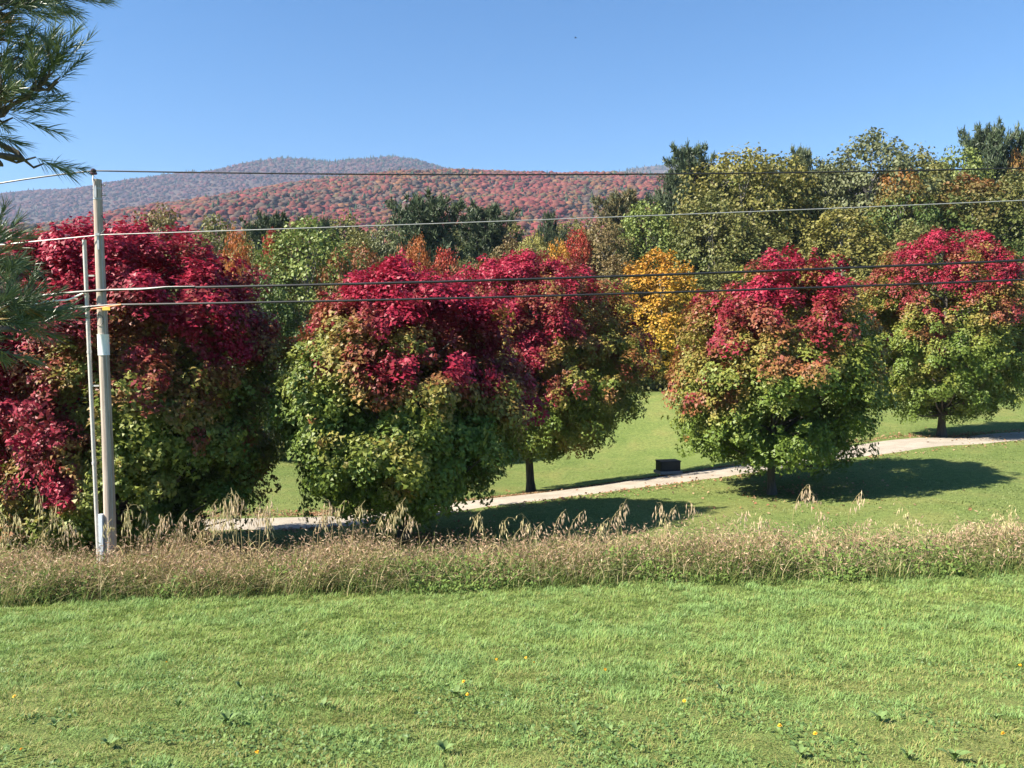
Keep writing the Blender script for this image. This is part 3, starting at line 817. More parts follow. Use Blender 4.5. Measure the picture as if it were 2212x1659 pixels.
tipc = tipc * (1 + .22 * fine + .12 * mid)[:, None]
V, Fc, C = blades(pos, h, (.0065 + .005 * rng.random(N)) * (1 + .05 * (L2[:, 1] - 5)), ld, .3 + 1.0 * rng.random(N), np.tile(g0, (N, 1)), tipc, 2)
# clover and other small leaves between the blades, thickest in patches near the house
n_ = 34000; ly = 4.6 + 8.5 * rng.random(n_) ** 1.3; lx = (rng.random(n_) * 2 - 1) * (.632 * ly + .9)
cl = fbm(np.stack([lx * 1.6, ly * 1.6, lx * 0], 1), 64, 2) > .05 + .25 * np.clip((ly - 7) / 4, 0, 1)
lx, ly = lx[cl], ly[cl]; n_ = len(lx)
lp = np.stack([lx, ly, ground_z(lx, ly) + .02 + .035 * rng.random(n_)], 1)
LV, LF = leaf_quads(lp, norm(np.array((-.1, -.2, 1.0)) + .45 * rng.normal(size=(n_, 3))), .03 * (.6 + rng.random(n_)), rng, .85, 0)
lc = np.array([(.13, .21, .06), (.17, .25, .07), (.10, .17, .05)])[rng.integers(0, 3, n_)] * (.8 + .4 * rng.random(n_))[:, None]
Fc = np.concatenate([Fc, LF + len(V)]); V = np.concatenate([V, LV]); C = np.concatenate([C, np.repeat(lc, 4, 0)])
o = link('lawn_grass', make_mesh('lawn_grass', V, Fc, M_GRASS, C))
tag(o, 'short mown lawn grass sloping down to the weeds', 'grass', kind='stuff')

# short grass on the lawns around the driveway
N = 120000
yy = 19 + 36 * rng.random(N) ** 1.3; xx = (rng.random(N) * 2 - 1) * (.66 * yy + 2)
rd, side = road_dist(xx, yy); ok = (rd > HALF - .02 + .1 * rng.random(N)); xx, yy, rd = xx[ok], yy[ok], rd[ok]; N = len(xx)
pos = np.column_stack([xx, yy, ground_z(xx, yy) - .01])
patch = fbm(np.column_stack([xx * .25, yy * .25, xx * 0]), 70, 3)
th = rng.random(N) * 6.283; ld = np.stack([np.cos(th), np.sin(th)], 1)
k = np.clip(.5 + .8 * patch, 0, 1)[:, None]
tipc = (np.array((.31, .33, .12)) * (1 - k) + np.array((.24, .31, .105)) * k) * (.7 + .6 * rng.random(N))[:, None]
V, Fc, C = blades(pos, .05 * (.6 + .9 * rng.random(N)), .03 + .02 * rng.random(N), ld, .4 + .8 * rng.random(N), np.tile(np.array((.13, .17, .05)), (N, 1)), tipc, 1)
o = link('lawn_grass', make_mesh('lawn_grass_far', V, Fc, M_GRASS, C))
tag(o, 'short grass of the lawns on both sides of the driveway', 'grass', kind='stuff')

# fallen leaves along the driveway
N = 6500
i = rng.integers(0, len(RC) - 1, N); t = rng.random(N)
off = np.where(rng.random(N) < .8, HALF + .05 + np.abs(rng.normal(size=N)) * .6, -HALF - np.abs(rng.normal(size=N)) * .5)
xy = RC[i, :2] * (1 - t)[:, None] + RC[i + 1, :2] * t[:, None] + RN[i] * off[:, None]
mp = []
for o_ in list(scene.objects):
    if o_.name.startswith('maple_tree'):
        a_ = rng.random(260) * 6.283; q_ = np.abs(rng.normal(size=260)) * 2.4
        mp.append(np.stack([o_.location.x + q_ * np.cos(a_) + .6, o_.location.y + q_ * np.sin(a_)], 1))
xy = np.concatenate([xy] + mp); N = len(xy)
pos = np.column_stack([xy, ground_z(xy[:, 0], xy[:, 1]) + .035 + .02 * rng.random(N)])
nrm = norm(np.array((0, 0, 1.0)) + .45 * rng.normal(size=(N, 3)))
V, Fc = leaf_quads(pos, nrm, .10 * (.7 + .6 * rng.random(N)), rng, .9)
lc = np.array([(.30, .16, .08), (.36, .23, .13), (.27, .12, .07), (.24, .17, .09), (.40, .28, .16)])[rng.integers(0, 5, N)]
o = link('fallen_leaves', make_mesh('fallen_leaves', V, Fc, M_DRY, np.repeat(lc, 4, 0)))
tag(o, 'rusty fallen leaves along the driveway edges and under the maples', 'leaves', kind='stuff')

# tall weeds between lawn and driveway
N = 46000
xx = (rng.random(N) * 2 - 1) * 14.5; dep = rng.random(N) ** .85 * 2.7
e = edge_y(xx); yy = e + dep + .25 * vnoise(np.column_stack([xx * 2.2, xx * 0, xx * 0]), 88) - .1
clump = fbm(np.column_stack([xx * .8, yy * .8, xx * 0]), 80, 3)
left = np.clip((-xx - 1) / 6, 0, 1)
hmax = np.interp(dep, [0, .3, 1.0, 2.7], [.22, .45, .92, 1.08]) * (1 + .14 * left)
h = hmax * (.40 + .70 * rng.random(N) ** 1.3) * np.clip(1 + .6 * clump, .45, 1.6) * np.interp(xx, [-14, -2, 4, 14], [1, .93, .78, .72]) * (1 + .22 * fbm(np.column_stack([xx * .45, xx * 0, xx * 0]), 86, 3) + .10 * vnoise(np.column_stack([xx * 2.6, yy * 2.6, xx * 0]), 87))
pos = np.column_stack([xx, yy, ground_z(xx, yy) - .02])
th = rng.random(N) * 6.283; ld = np.stack([np.cos(th), np.sin(th)], 1) + np.array((.35, 0)); ld = norm(ld)
brown = np.clip((dep - .8 + 1.2 * clump + .3 * rng.normal(size=N)) / 1.1, 0, .85)
brown = np.clip(brown + .35 * left, 0, 1)
cb = np.array([(.46, .34, .18), (.36, .25, .14), (.56, .44, .25), (.29, .21, .11), (.36, .34, .12)])[rng.integers(0, 5, N)]
cg = np.array([(.15, .22, .05), (.20, .26, .07), (.11, .17, .05), (.28, .27, .09)])[rng.integers(0, 4, N)]
isb = (rng.random(N) < brown)[:, None]
c1 = np.where(isb, cb, cg) * (.75 + .5 * rng.random(N))[:, None]
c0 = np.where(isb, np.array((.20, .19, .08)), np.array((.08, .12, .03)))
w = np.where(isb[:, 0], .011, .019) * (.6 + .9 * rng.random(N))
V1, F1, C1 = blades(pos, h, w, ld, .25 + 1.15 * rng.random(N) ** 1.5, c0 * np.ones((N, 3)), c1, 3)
# fluffy brown seed heads and dead leaves in the upper half of the strip
M_ = 46000
j = rng.choice(np.where(dep > .5)[0], M_)
u = .5 + .55 * rng.random(M_) ** .8
q = pos[j] + np.column_stack([ld[j] * (h[j] * .5 * u * u)[:, None], h[j] * u * .92]) + rng.normal(size=(M_, 3)) * np.array((.05, .05, .03))
nr = norm(rng.normal(size=(M_, 3)) + np.array((-.3, -.5, .2)))
V2, F2 = leaf_quads(q, nr, .10 * (.4 + .9 * rng.random(M_)), rng, .24, droop=-.1)
cc = np.array([(.52, .37, .25), (.42, .28, .19), (.60, .46, .31), (.34, .23, .15)])[rng.integers(0, 4, M_)] * (.7 + .6 * rng.random(M_))[:, None]
gsel = (rng.random(M_) < .75 * (1 - brown[j]))[:, None]
cc = np.where(gsel, np.array((.14, .18, .05)), cc)
# broad green leaves low along the mown edge, and pale straw stems leaning every way
n_ = 9000; bxx = (rng.random(n_) * 2 - 1) * 14.5; bd = rng.random(n_) ** 1.4 * 1.5
keep = fbm(np.column_stack([bxx * .9, bd * .9, bxx * 0]), 84, 2) > -.05; bxx, bd = bxx[keep], bd[keep]; n_ = len(bxx)
byy = edge_y(bxx) + bd; bh = (.12 + .45 * np.clip(bd / .8, 0, 1)) * rng.random(n_)
V3, F3 = leaf_quads(np.column_stack([bxx, byy, ground_z(bxx, byy) + .05 + bh]), norm(np.array((-.3, -.4, .7)) + .5 * rng.normal(size=(n_, 3))), .085 * (.5 + .9 * rng.random(n_)), rng, .6)
C3 = np.repeat(np.array([(.13, .20, .045), (.18, .25, .06), (.10, .16, .04)])[rng.integers(0, 3, n_)], 4, 0)
n_ = 2600; sx = (rng.random(n_) * 2 - 1) * 14.5; sd_ = rng.random(n_) * 2.5; sy = edge_y(sx) + sd_
a_ = rng.random(n_) * 6.283
V4, F4, C4 = blades(np.column_stack([sx, sy, ground_z(sx, sy)]), (.5 + .75 * rng.random(n_)) * np.interp(sd_, [0, .8], [.6, 1]) * np.interp(sx, [-14, 0, 14], [1.05, .95, .8]), .011 + .008 * rng.random(n_), np.stack([np.cos(a_), np.sin(a_)], 1), .3 + 1.5 * rng.random(n_), np.tile(np.array((.35, .30, .14)), (n_, 1)), np.tile(np.array((.62, .52, .30)), (n_, 1)) * (.7 + .4 * rng.random(n_))[:, None], 3)
vv = [V1, V2, V3, V4]; ff = [F1, F2, F3, F4]; o_ = np.cumsum([0] + [len(q_) for q_ in vv])
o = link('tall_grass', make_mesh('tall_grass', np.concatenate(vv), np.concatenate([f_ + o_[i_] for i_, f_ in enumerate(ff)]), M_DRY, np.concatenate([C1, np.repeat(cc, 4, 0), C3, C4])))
tag(o, 'strip of tall brown and green weeds between lawn and driveway', 'weeds', kind='stuff')

# ------------------------------------------------------------------ arching oat-like stalks standing above the weeds
M_STALK = plain('straw', (.34, .27, .12), .7)
M_HEAD = leaf_material('oat_head', .3, .6, .2)
def stalk_proto(seed, h, side, green):
    rng = np.random.default_rng(seed)
    u = np.linspace(0, 1, 9)
    path = np.stack([side * (.10 * u + .95 * np.clip(u - .55, 0, 1) ** 1.7), .05 * np.sin(u * 3 + seed), h * (u - .55 * np.clip(u - .62, 0, 1) ** 1.5)], 1)
    st = Tube(); st.add(path, np.linspace(.006, .0025, 9), 4)
    for k in range(2):
        a = path[2 + k]; q = np.linspace(0, 1, 5)[:, None]; dr = np.array((rng.normal(), rng.normal(), 0)); dr /= np.linalg.norm(dr)
        st.add(a + dr * .3 * q + np.array((0, 0, .28)) * q - np.array((0, 0, .25)) * q * q, np.linspace(.007, .001, 5), 3, cap=False)
    pos, ax = [], []
    for i in range(15):
        t = .70 + .30 * rng.random(); a = np.array([np.interp(t, u, path[:, k]) for k in range(3)])
        dr = rng.normal(size=3) * np.array((.05, .05, .02)) + np.array((side * .05, 0, -.06)) * rng.random()
        e = a + dr; st.add(np.stack([a, (a + e) / 2 + (0, 0, .012), e]), .0012, 3, cap=False)
        pos.append(e); ax.append(norm(np.array((side * .25, 0, -1)) + .35 * rng.normal(size=3)))
    pos = np.array(pos); ax = np.array(ax); n_ = len(pos)
    sd = norm(np.cross(ax, rng.normal(size=(n_, 3)))) * .013; sd2 = np.cross(ax, sd)
    L = .085 * (.7 + .6 * rng.random(n_))[:, None]
    V = np.stack([pos, pos + ax * L * .45 + sd, pos + ax * L * .45 + sd2, pos + ax * L * .45 - sd, pos + ax * L * .45 - sd2, pos + ax * L], 1).reshape(-1, 3)
    b0 = np.arange(n_)[:, None] * 6
    tri = np.array([(0, 1, 2), (0, 2, 3), (0, 3, 4), (0, 4, 1), (5, 2, 1), (5, 3, 2), (5, 4, 3), (5, 1, 4)])
    Fc = (b0[:, None, :] + tri[None]).reshape(-1, 3)
    col = np.tile(np.array((.60, .52, .28) if green else (.64, .50, .33)), (len(V), 1)) * (.8 + .4 * np.repeat(rng.random(n_), 6))[:, None]
    head = make_mesh('seed_head', V, Fc, M_HEAD, col)
    ob = st.build('stem', M_STALK); sm = ob.data; bpy.data.objects.remove(ob)
    return sm, head
SP = [stalk_proto(400 + i, 1.0, s, i % 2) for i, s in enumerate((1, -1, 1, 1, -1, 1))]
def stalk(px, top_py, d, label, group):
    lone = label.startswith('lone')
    if px > 620 and frng.random() < .3 and not lone: return
    top_py += 0 if lone else 8
    q = P(px, top_py, d); z0 = gz(q[0], d) - .03; h = (q[2] - z0)
    i = int(frng.integers(0, 6)); sm, hd = SP[i]
    o = empty('grass_stalk', (q[0] - .2, d, z0), label, 'plant', group)
    o.rotation_euler[2] = frng.normal() * .5; s = max(.6, min(1.0, h / 1.05)); o.scale = (s, s, h / .93)
    link('stem', sm, o); link('seed_head', hd, o)['kind'] = 'stuff'
A = 'tan drooping oat stalks crowded before the largest maple'
for px, py in [(110, 1030), (120, 1058), (60, 1075), (30, 1085), (170, 1090), (140, 1105), (20, 1110), (285, 1062), (300, 1075), (345, 1075), (350, 1090), (310, 1120), (345, 1095), (390, 1080), (420, 1090), (455, 1058), (460, 1078),
               (500, 1038), (490, 1065), (530, 1036), (545, 1045), (560, 1040), (575, 1048), (550, 1066), (565, 1075), (585, 1082), (540, 1090), (520, 1100), (460, 1110), (430, 1125), (400, 1120), (90, 1120), (200, 1110), (230, 1100), (605, 1085)]:
    stalk(px, py, 16.6 + 1.6 * frng.random(), 'tan drooping oat stalk in the weeds before the largest maple', A)
for px, py in [(650, 1070), (700, 1075), (730, 1062), (755, 1055), (775, 1060), (690, 1095), (745, 1080), (830, 1062), (850, 1075), (865, 1052), (820, 1090), (835, 1100), (880, 1100), (930, 1090)]:
    stalk(px, py, 16.8 + 1.4 * frng.random(), 'pale oat stalk against the foot of the olive green maple', 'oat stalks against the olive green maple')
for px, py in [(1030, 1085), (1075, 1090), (1100, 1093), (1180, 1088), (1210, 1085), (1245, 1088), (1330, 1075), (1350, 1062), (1435, 1058), (1465, 1062), (1450, 1075), (1540, 1062), (1560, 1062), (1600, 1060), (1485, 1090), (1510, 1100), (1300, 1100), (1400, 1105), (1640, 1075), (1690, 1085), (1680, 1100), (1160, 1110), (1120, 1115)]:
    stalk(px, py, 17 + 1.3 * frng.random(), 'arching oat stalk in front of the sunlit grass below the drive', 'oat stalks before the sunlit grass')
for px, py in [(1732, 1040), (1798, 1038), (1846, 1046)]:
    stalk(px, py, 17.6, 'lone oat stalk seen against the broad maple shadow', 'oat stalks against the broad shadow')
for px, py in [(1820, 1085), (1870, 1098), (2000, 1068), (2025, 1105), (2100, 1100), (2120, 1112), (2190, 1078), (2205, 1085), (2170, 1105), (1930, 1105), (1760, 1110), (2060, 1115)]:
    stalk(px, py, 17.4 + 1.0 * frng.random(), 'slim oat stalk in the weeds below the broad maple shadow', 'oat stalks below the broad shadow')

# ------------------------------------------------------------------ utility pole and lines
PD = 18.0
pt = P(212, 388, PD); pbase = P(240, 1240, PD)
px0, py0 = pbase[0], PD; pz0 = gz(px0, py0)
pole = empty('utility_pole', (px0, py0, pz0), 'weathered wooden utility pole rising from the weeds', 'utility pole')
def L(px, py, dd=0.0):
    return P(px, py, PD + dd) - np.array((px0, py0, pz0))
topz = L(212, 388)
tb = Tube(); u = np.linspace(0, 1, 16)[:, None]
b0 = np.array((0, 0, -.4)); path = b0 + (topz - b0) * u; path[:, 0] += .02 * np.sin(u[:, 0] * 5)
tb.add(path, np.interp(u[:, 0], [0, .06, 1], [.138, .132, .09]), 20).build('shaft', M_POLE, pole)
def pole_x(z): return float(np.interp(z, path[:, 2], path[:, 0]))
def pole_r(z): return float(np.interp(z, path[:, 2], np.interp(u[:, 0], [0, .06, 1], [.138, .132, .09])))
# top pin and insulator
ins = L(202, 370); tb = Tube()
tb.add([topz + (-.02, -.105, -.25), topz + (-.06, -.11, -.02), ins + (0, 0, -.05)], .012, 8)
tb.box(topz + (-.02, -.105, -.28), (.06, .02, .26)); tb.build('pin_bracket', M_STEEL, pole)
tb = Tube(); tb.add([ins + (0, 0, z) for z in (-.07, -.06, -.02, -.01, .0, .03, .05, .06)], [.045, .075, .07, .035, .062, .06, .03, .02], 14)
tb.build('insulator', M_BROWNPORC, pole)
for dz in (-.12, -.34):
    z = topz[2] + dz; tb = Tube(); tb.add([(pole_x(z) + .02, 0, z), (pole_x(z) + .15, -.01, z), (pole_x(z) + .155, -.01, z), (pole_x(z) + .175, -.01, z)], [.01, .01, .022, .022], 6)
    tb.build('through_bolt', M_STEEL, pole)
def band(z, name, mat, hgt=.035, extra=.006):
    Tube().add([(pole_x(z), 0, z - hgt / 2), (pole_x(z), 0, z + hgt / 2)], pole_r(z) + extra, 20).build(name, mat, pole)
for py in (408, 430, 626, 660): band(L(215, py)[2], 'steel_band', M_STEEL)
# neutral bracket
nz = L(222, 508)[2]
tb = Tube(); tb.box((pole_x(nz) + .04, -pole_r(nz) - .03, nz), (.09, .06, .05)); tb.box((pole_x(nz) + .03, -pole_r(nz) - .012, nz - .16), (.045, .02, .34), .0)
tb.build('neutral_bracket', M_STEEL, pole)
tb = Tube(); tb.add([(pole_x(nz) + .1, -.07, nz + .42), (pole_x(nz) + .17, -.07, nz + .3), (pole_x(nz) + .175, -.07, nz + .12), (pole_x(nz) + .1, -.1, nz + .02)], .012, 6)
tb.build('jumper_lead', M_BLACKWIRE, pole)
# ground wire down the shaft
zs = np.linspace(.1, nz, 26)
Tube().add([(pole_x(z) + pole_r(z) * .82, -pole_r(z) * .62, z) for z in zs], .009, 5).build('ground_wire', M_GREYWIRE, pole)
# white guard
za, zb_ = L(222, 767)[2], L(222, 722)[2]
tb = Tube(); th = np.linspace(math.pi * 1.02, math.pi * 1.98, 13); r = pole_r((za + zb_) / 2) + .012
Tube().add([(pole_x(za), 0, za), (pole_x(za), 0, za + .02), (pole_x(zb_), 0, zb_ - .02), (pole_x(zb_), 0, zb_)], [r + .006, r, r, r + .006], 22).build('white_guard', M_WHITE, pole)
# orange cable guard with yellow tag
q0, q1 = L(196, 668, -.18), L(262, 658, -.18)
Tube().add([q0, q0 * .5 + q1 * .5, q1], .022, 8).build('cable_guard', M_ORANGE, pole)
q = L(231, 664, -.2); tb = Tube(); tb.box(q + (0, -.03, -.03), (.17, .02, .07)); tb.build('yellow_tag', M_YELLOW, pole)
q0, q1 = L(216, 692), L(216, 640)
tb = Tube(); tt = np.linspace(0, 1, 9)
tb.add([(pole_x(q0[2]) - .02 + .10 * math.cos(a), -pole_r(q0[2]) - .012, q0[2] + .12 * math.sin(a)) for a in np.linspace(-2.2, 2.0, 12)], .007, 5).build('coiled_lead', M_BLACKWIRE, pole)
# foot guard
za, zb_ = L(228, 1235)[2], L(228, 1108)[2]
tb = Tube(); tb.box((pole_x(1) - .135, -.12, (za + zb_) / 2), (.09, .08, zb_ - za)); tb.build('foot_guard', M_BLUE, pole, smooth=False, bevel=.008)
# stand-off riser pipe, with straps to the pole
c0, c1 = L(214, 1225, -.05), L(182, 518, -.05)
uu = np.linspace(0, 1, 12)[:, None]
rp = Tube().add(c0 + (c1 - c0) * uu, .043, 12).build('riser_pipe', M_PVC, pole)
def rx(z): return float(np.interp(z, [c0[2], c1[2]], [c0[0], c1[0]]))
for py in (596, 833):
    z = L(200, py)[2]
    tb = Tube(); tb.box((rx(z) + .10, -.05, z), (.17, .035, .035)); tb.build('standoff_arm', M_PVC, pole, smooth=False)
for py in (640, 760, 1000):
    z = L(200, py)[2]; Tube().add([(rx(z), -.05, z - .03), (rx(z), -.05, z + .03)], .051, 12).build('pipe_collar', M_PVC, pole)

def wire_obj(name, xs, zs, d, rad, mat, label):
    tb = Tube(); tb.add(np.stack([xs, np.full(len(xs), d), zs], 1), rad, 6)
    o = tb.build(name, mat); tag(o, label, 'cable', 'overhead lines on the utility pole'); return o
def span(name, right, left, rad, mat, label, dy=0.0, lw=None):
    w = np.array([P(a, b_, PD + dy) for a, b_ in right]); co = np.polyfit(w[:, 0], w[:, 2], 2)
    x0 = w[0, 0]; xs = np.linspace(x0, 27, 70); zs = np.polyval(co, xs)
    wl = np.array([P(a, b_, PD + dy) for a, b_ in left]); cl = np.polyfit(wl[:, 0], wl[:, 2], min(2, len(wl) - 1))
    xl = np.linspace(-20, wl[0, 0], 30); zl = np.polyval(cl, xl)
    return wire_obj(name, np.concatenate([xl, xs]), np.concatenate([zl, zs]), PD + dy, rad, mat, label)
span('power_line', [(203, 369), (855, 376), (1368, 377), (2212, 363)], [(200, 369.5), (100, 381), (0, 396)], .017, M_BLACKWIRE, 'topmost black line resting on the pole insulator')
span('neutral_line', [(224, 507), (720, 491), (1224, 473), (1670, 455), (2212, 433)], [(205, 509), (60, 523)], .012, M_GREYWIRE, 'thin pale line clamped below the pole top', -.14)
span('telephone_cable', [(330, 623), (720, 614), (1224, 600), (1670, 586), (2212, 562)], [(325, 623.4), (235, 627), (180, 629), (114, 637), (0, 650)], .030, M_BLACKWIRE, 'thick dark upper cable crossing in front of the maples', -.17)
span('telephone_cable', [(240, 659), (720, 649.5), (1224, 638), (1670, 625), (2212, 604)], [(235, 659.2), (143, 668), (0, 690)], .026, M_BLACKWIRE, 'lowest dark cable passing through the orange guard', -.17)
# silvery splice sleeve where the upper cable bends
w = np.array([P(a, b_, PD - .20) for a, b_ in [(236, 626), (270, 625.5), (300, 625), (330, 622.5), (358, 619.5), (420, 618.5)]])
tb = Tube(); tb.add(w, [.010, .012, .018, .018, .012, .009], 6)
tag(tb.build('splice_sleeve', M_GREYWIRE), 'silvery splice sleeve on the upper cable beside the pole', 'cable sleeve', 'overhead lines on the utility pole')
w = np.array([P(a, b_, PD - .1) for a, b_ in [(182, 633), (170, 638), (155, 645), (142, 648.5), (130, 649), (90, 654), (20, 668), (-120, 695)]])
tb = Tube(); tb.add(catmull(w, 5), .02, 6)
tag(tb.build('service_cable', M_WHITE), 'sagging white service cable leaving the riser pipe', 'cable', 'overhead lines on the utility pole')

# ------------------------------------------------------------------ green transformer box beside the driveway
M_BOX = plain('dark_green_enamel', (.009, .016, .018), .55)
M_BOX2 = plain('dark_lid_enamel', (.012, .021, .023), .5)
q = P(1443, 1014, 33.2); bx, by = q[0], 33.2; bz = gz(bx, by)
bz = max(bz, q[2] + .03)
box = empty('transformer_box', (bx, by, bz), 'low dark green transformer box beside the gravel driveway', 'utility box')
box.rotation_euler[2] = math.radians(14)
tb = Tube(); tb.box((0, 0, .13), (.86, .56, .38)); tb.build('cabinet', M_BOX, box, smooth=False, bevel=.015)
tb = Tube(); tb.box((0, 0, .335), (.91, .61, .04)); tb.build('lid', M_BOX2, box, smooth=False, bevel=.012)
d_ = Tube(); d_.box((-.01, -.287, .14), (.76, .012, .30)); d_ = d_.build('door', M_BOX2, box, smooth=False, bevel=.004)
tb = Tube(); tb.box((.30, -.303, .15), (.025, .022, .08)); tb.build('handle', M_BOX, d_, smooth=False)
tb = Tube(); tb.box((-.437, 0, .14), (.012, .46, .30)); tb.build('side_panel', M_BOX2, box, smooth=False)
tb = Tube(); tb.box((0, 0, -.12), (.98, .7, .12)); tb.build('concrete_pad', plain('concrete', (.3, .29, .27), .9), box, smooth=False, bevel=.01)

# ------------------------------------------------------------------ dandelions and broad-leaved weeds in the lawn
M_PETAL = plain('dandelion_yellow', (.80, .44, .02), .6, var=.1)
M_STEMG = plain('weed_stem', (.16, .22, .06), .6)
M_WEED = plain('weed_leaf', (.12, .19, .05), .75, var=.25, scale=18)
def flower_mesh():
    tb = Tube(); rng = np.random.default_rng(4)
    v, f = [], []
    for ring, (n_, r0, z0_, tilt) in enumerate([(14, .019, .0, .1), (11, .014, .004, .4), (8, .009, .007, .8)]):
        for k in range(n_):
            a = 2 * math.pi * (k + ring * .4) / n_; c_, s_ = math.cos(a), math.sin(a); w = .0028
            b_ = len(v)
            v += [(-s_ * w, c_ * w, z0_), (s_ * w, -c_ * w, z0_), (c_ * r0 + s_ * w, s_ * r0 - c_ * w, z0_ + r0 * tilt), (c_ * r0 - s_ * w, s_ * r0 + c_ * w, z0_ + r0 * tilt)]
            f.append((b_, b_ + 1, b_ + 2, b_ + 3))
    return make_mesh('flower_head', np.array(v), np.array(f), M_PETAL)
FL = flower_mesh()
ob = Tube().add([(0, 0, -.01), (.004, 0, .05), (.006, 0, .092)], [.0025, .002, .002], 5).build('stem', M_STEMG); FS = ob.data; bpy.data.objects.remove(ob)
def lawn_point(px, py):
    lo, hi = 4.5, 17.0
    for _ in range(40):
        m_ = (lo + hi) / 2; q = P(px, py, m_)
        if q[2] > gz(q[0], m_): lo = m_
        else: hi = m_
    q = P(px, py, lo); return np.array((q[0], lo, gz(q[0], lo)))
for px, py in [(41, 1520), (355, 1448), (665, 1374), (549, 1650), (1066, 1436), (1134, 1434), (1148, 1448), (1480, 1530), (1298, 1455), (1013, 1518), (2200, 1452), (2178, 1610), (1690, 1590), (1912, 1372), (1768, 1606), (60, 1640), (1010, 1485)]:
    q = lawn_point(px, py)
    o = empty('dandelion', q, 'small yellow dandelion flower in the mown lawn', 'flower', 'yellow dandelions in the lawn')
    o.rotation_euler = (frng.normal() * .2 + .25, frng.normal() * .2 - .15, frng.random() * 6)
    link('stem', FS, o); h_ = link('flower_head', FL, o); h_.location = (.006, 0, .092)
def weed_leaf(seed):
    rng = np.random.default_rng(seed); L_ = .16; u = np.linspace(0, 1, 6); v = []
    wd = np.array([.006, .014, .024, .030, .022, .002])
    for i in range(6):
        x_ = L_ * u[i]; z_ = .085 * math.sin(u[i] * 2.1)
        v += [(x_, -wd[i], z_ + .006), (x_, 0, z_), (x_, wd[i], z_ + .006)]
    f = []
    for i in range(5):
        for k in range(2): a = i * 3 + k; f.append((a, a + 3, a + 4, a + 1))
    return make_mesh('leaf', np.array(v), np.array(f), M_WEED, None, True)
WL = weed_leaf(1)
for px, py in [(490, 1566), (985, 1508), (1320, 1592), (1245, 1594), (960, 1630), (2060, 1648), (1960, 1642), (385, 1530), (1900, 1562), (520, 1490), (235, 1615), (120, 1575), (700, 1535), (1560, 1500), (1730, 1640), (2150, 1560)]:
    q = lawn_point(px, py)
    o = empty('lawn_weed', q + (0, 0, .015), 'broad-leaved weed rosette among the mown grass', 'plant', 'broad-leaved weeds in the lawn')
    n_ = int(frng.integers(5, 8)); s = .5 + .35 * frng.random(); o.scale = (s, s, s * .8)
    for k in range(n_):
        lf = link('leaf', WL, o); lf.rotation_euler = (frng.normal() * .2, -.15 - .5 * frng.random(), 2 * math.pi * (k + .6 * frng.random()) / n_)
        z_ = .7 + .5 * frng.random(); lf.scale = (z_, z_, z_)

# ------------------------------------------------------------------ white pine reaching in from the side
M_TWIG = bark_material('pine_twig', (.05, .04, .03), (.16, .12, .08), 14, .3)
PT = np.array((-4.3, .6)); pz = gz(*PT)
pine = empty('white_pine', (PT[0], PT[1], pz), 'white pine whose long-needled boughs reach in beside the sky', 'tree')
def LP(px, py, d): return P(px, py, d * .84) - np.array((PT[0], PT[1], pz))
prng = np.random.default_rng(31)
tb = Tube(); zs = np.linspace(-.2, 7.0, 10)
tb.add(np.stack([.05 * np.sin(zs), .05 * np.cos(zs), zs], 1), .17 * (1 - .85 * zs.clip(0) / 7.2), 12).build('trunk', M_BARK, pine)
def needles(shoots, per, rng, length=.064):
    """shoots: list of (base, tip); bundles of needles along each, pointing forward"""
    A = np.array([s_[0] for s_ in shoots]); B = np.array([s_[1] for s_ in shoots]); n_ = len(A)
    ci = np.repeat(np.arange(n_), per); N = len(ci)
    t = rng.random(N) ** .8
    a = A[ci] + (B - A)[ci] * t[:, None]
    ax = norm(B - A)[ci]
    d = norm(ax * (.75 + .5 * t)[:, None] + .62 * norm(rng.normal(size=(N, 3))) + np.array((0, 0, .05)))
    L_ = length * (.7 + .5 * rng.random(N))[:, None]
    sd = norm(np.cross(d, rng.normal(size=(N, 3)))) * .0010
    V = np.stack([a - sd, a + sd, a + d * L_ * .6 + sd + (0, 0, -.001), a + d * L_ + (0, 0, -.004), a + d * L_ * .6 - sd + (0, 0, -.001)], 1)
    V = V.reshape(-1, 3); i = np.arange(N) * 5
    Fc = np.concatenate([np.stack([i, i + 1, i + 2], 1), np.stack([i, i + 2, i + 4], 1), np.stack([i + 4, i + 2, i + 3], 1)])
    k = rng.random(N)[:, None]
    col = np.array((.075, .115, .065)) * (1 - k) + np.array((.15, .20, .075)) * k
    yel = (rng.random(n_) < .12)[ci] & (t < .45)
    col = np.where(yel[:, None], np.array((.34, .22, .07)), col)
    return V, Fc, np.repeat(col, 5, 0)
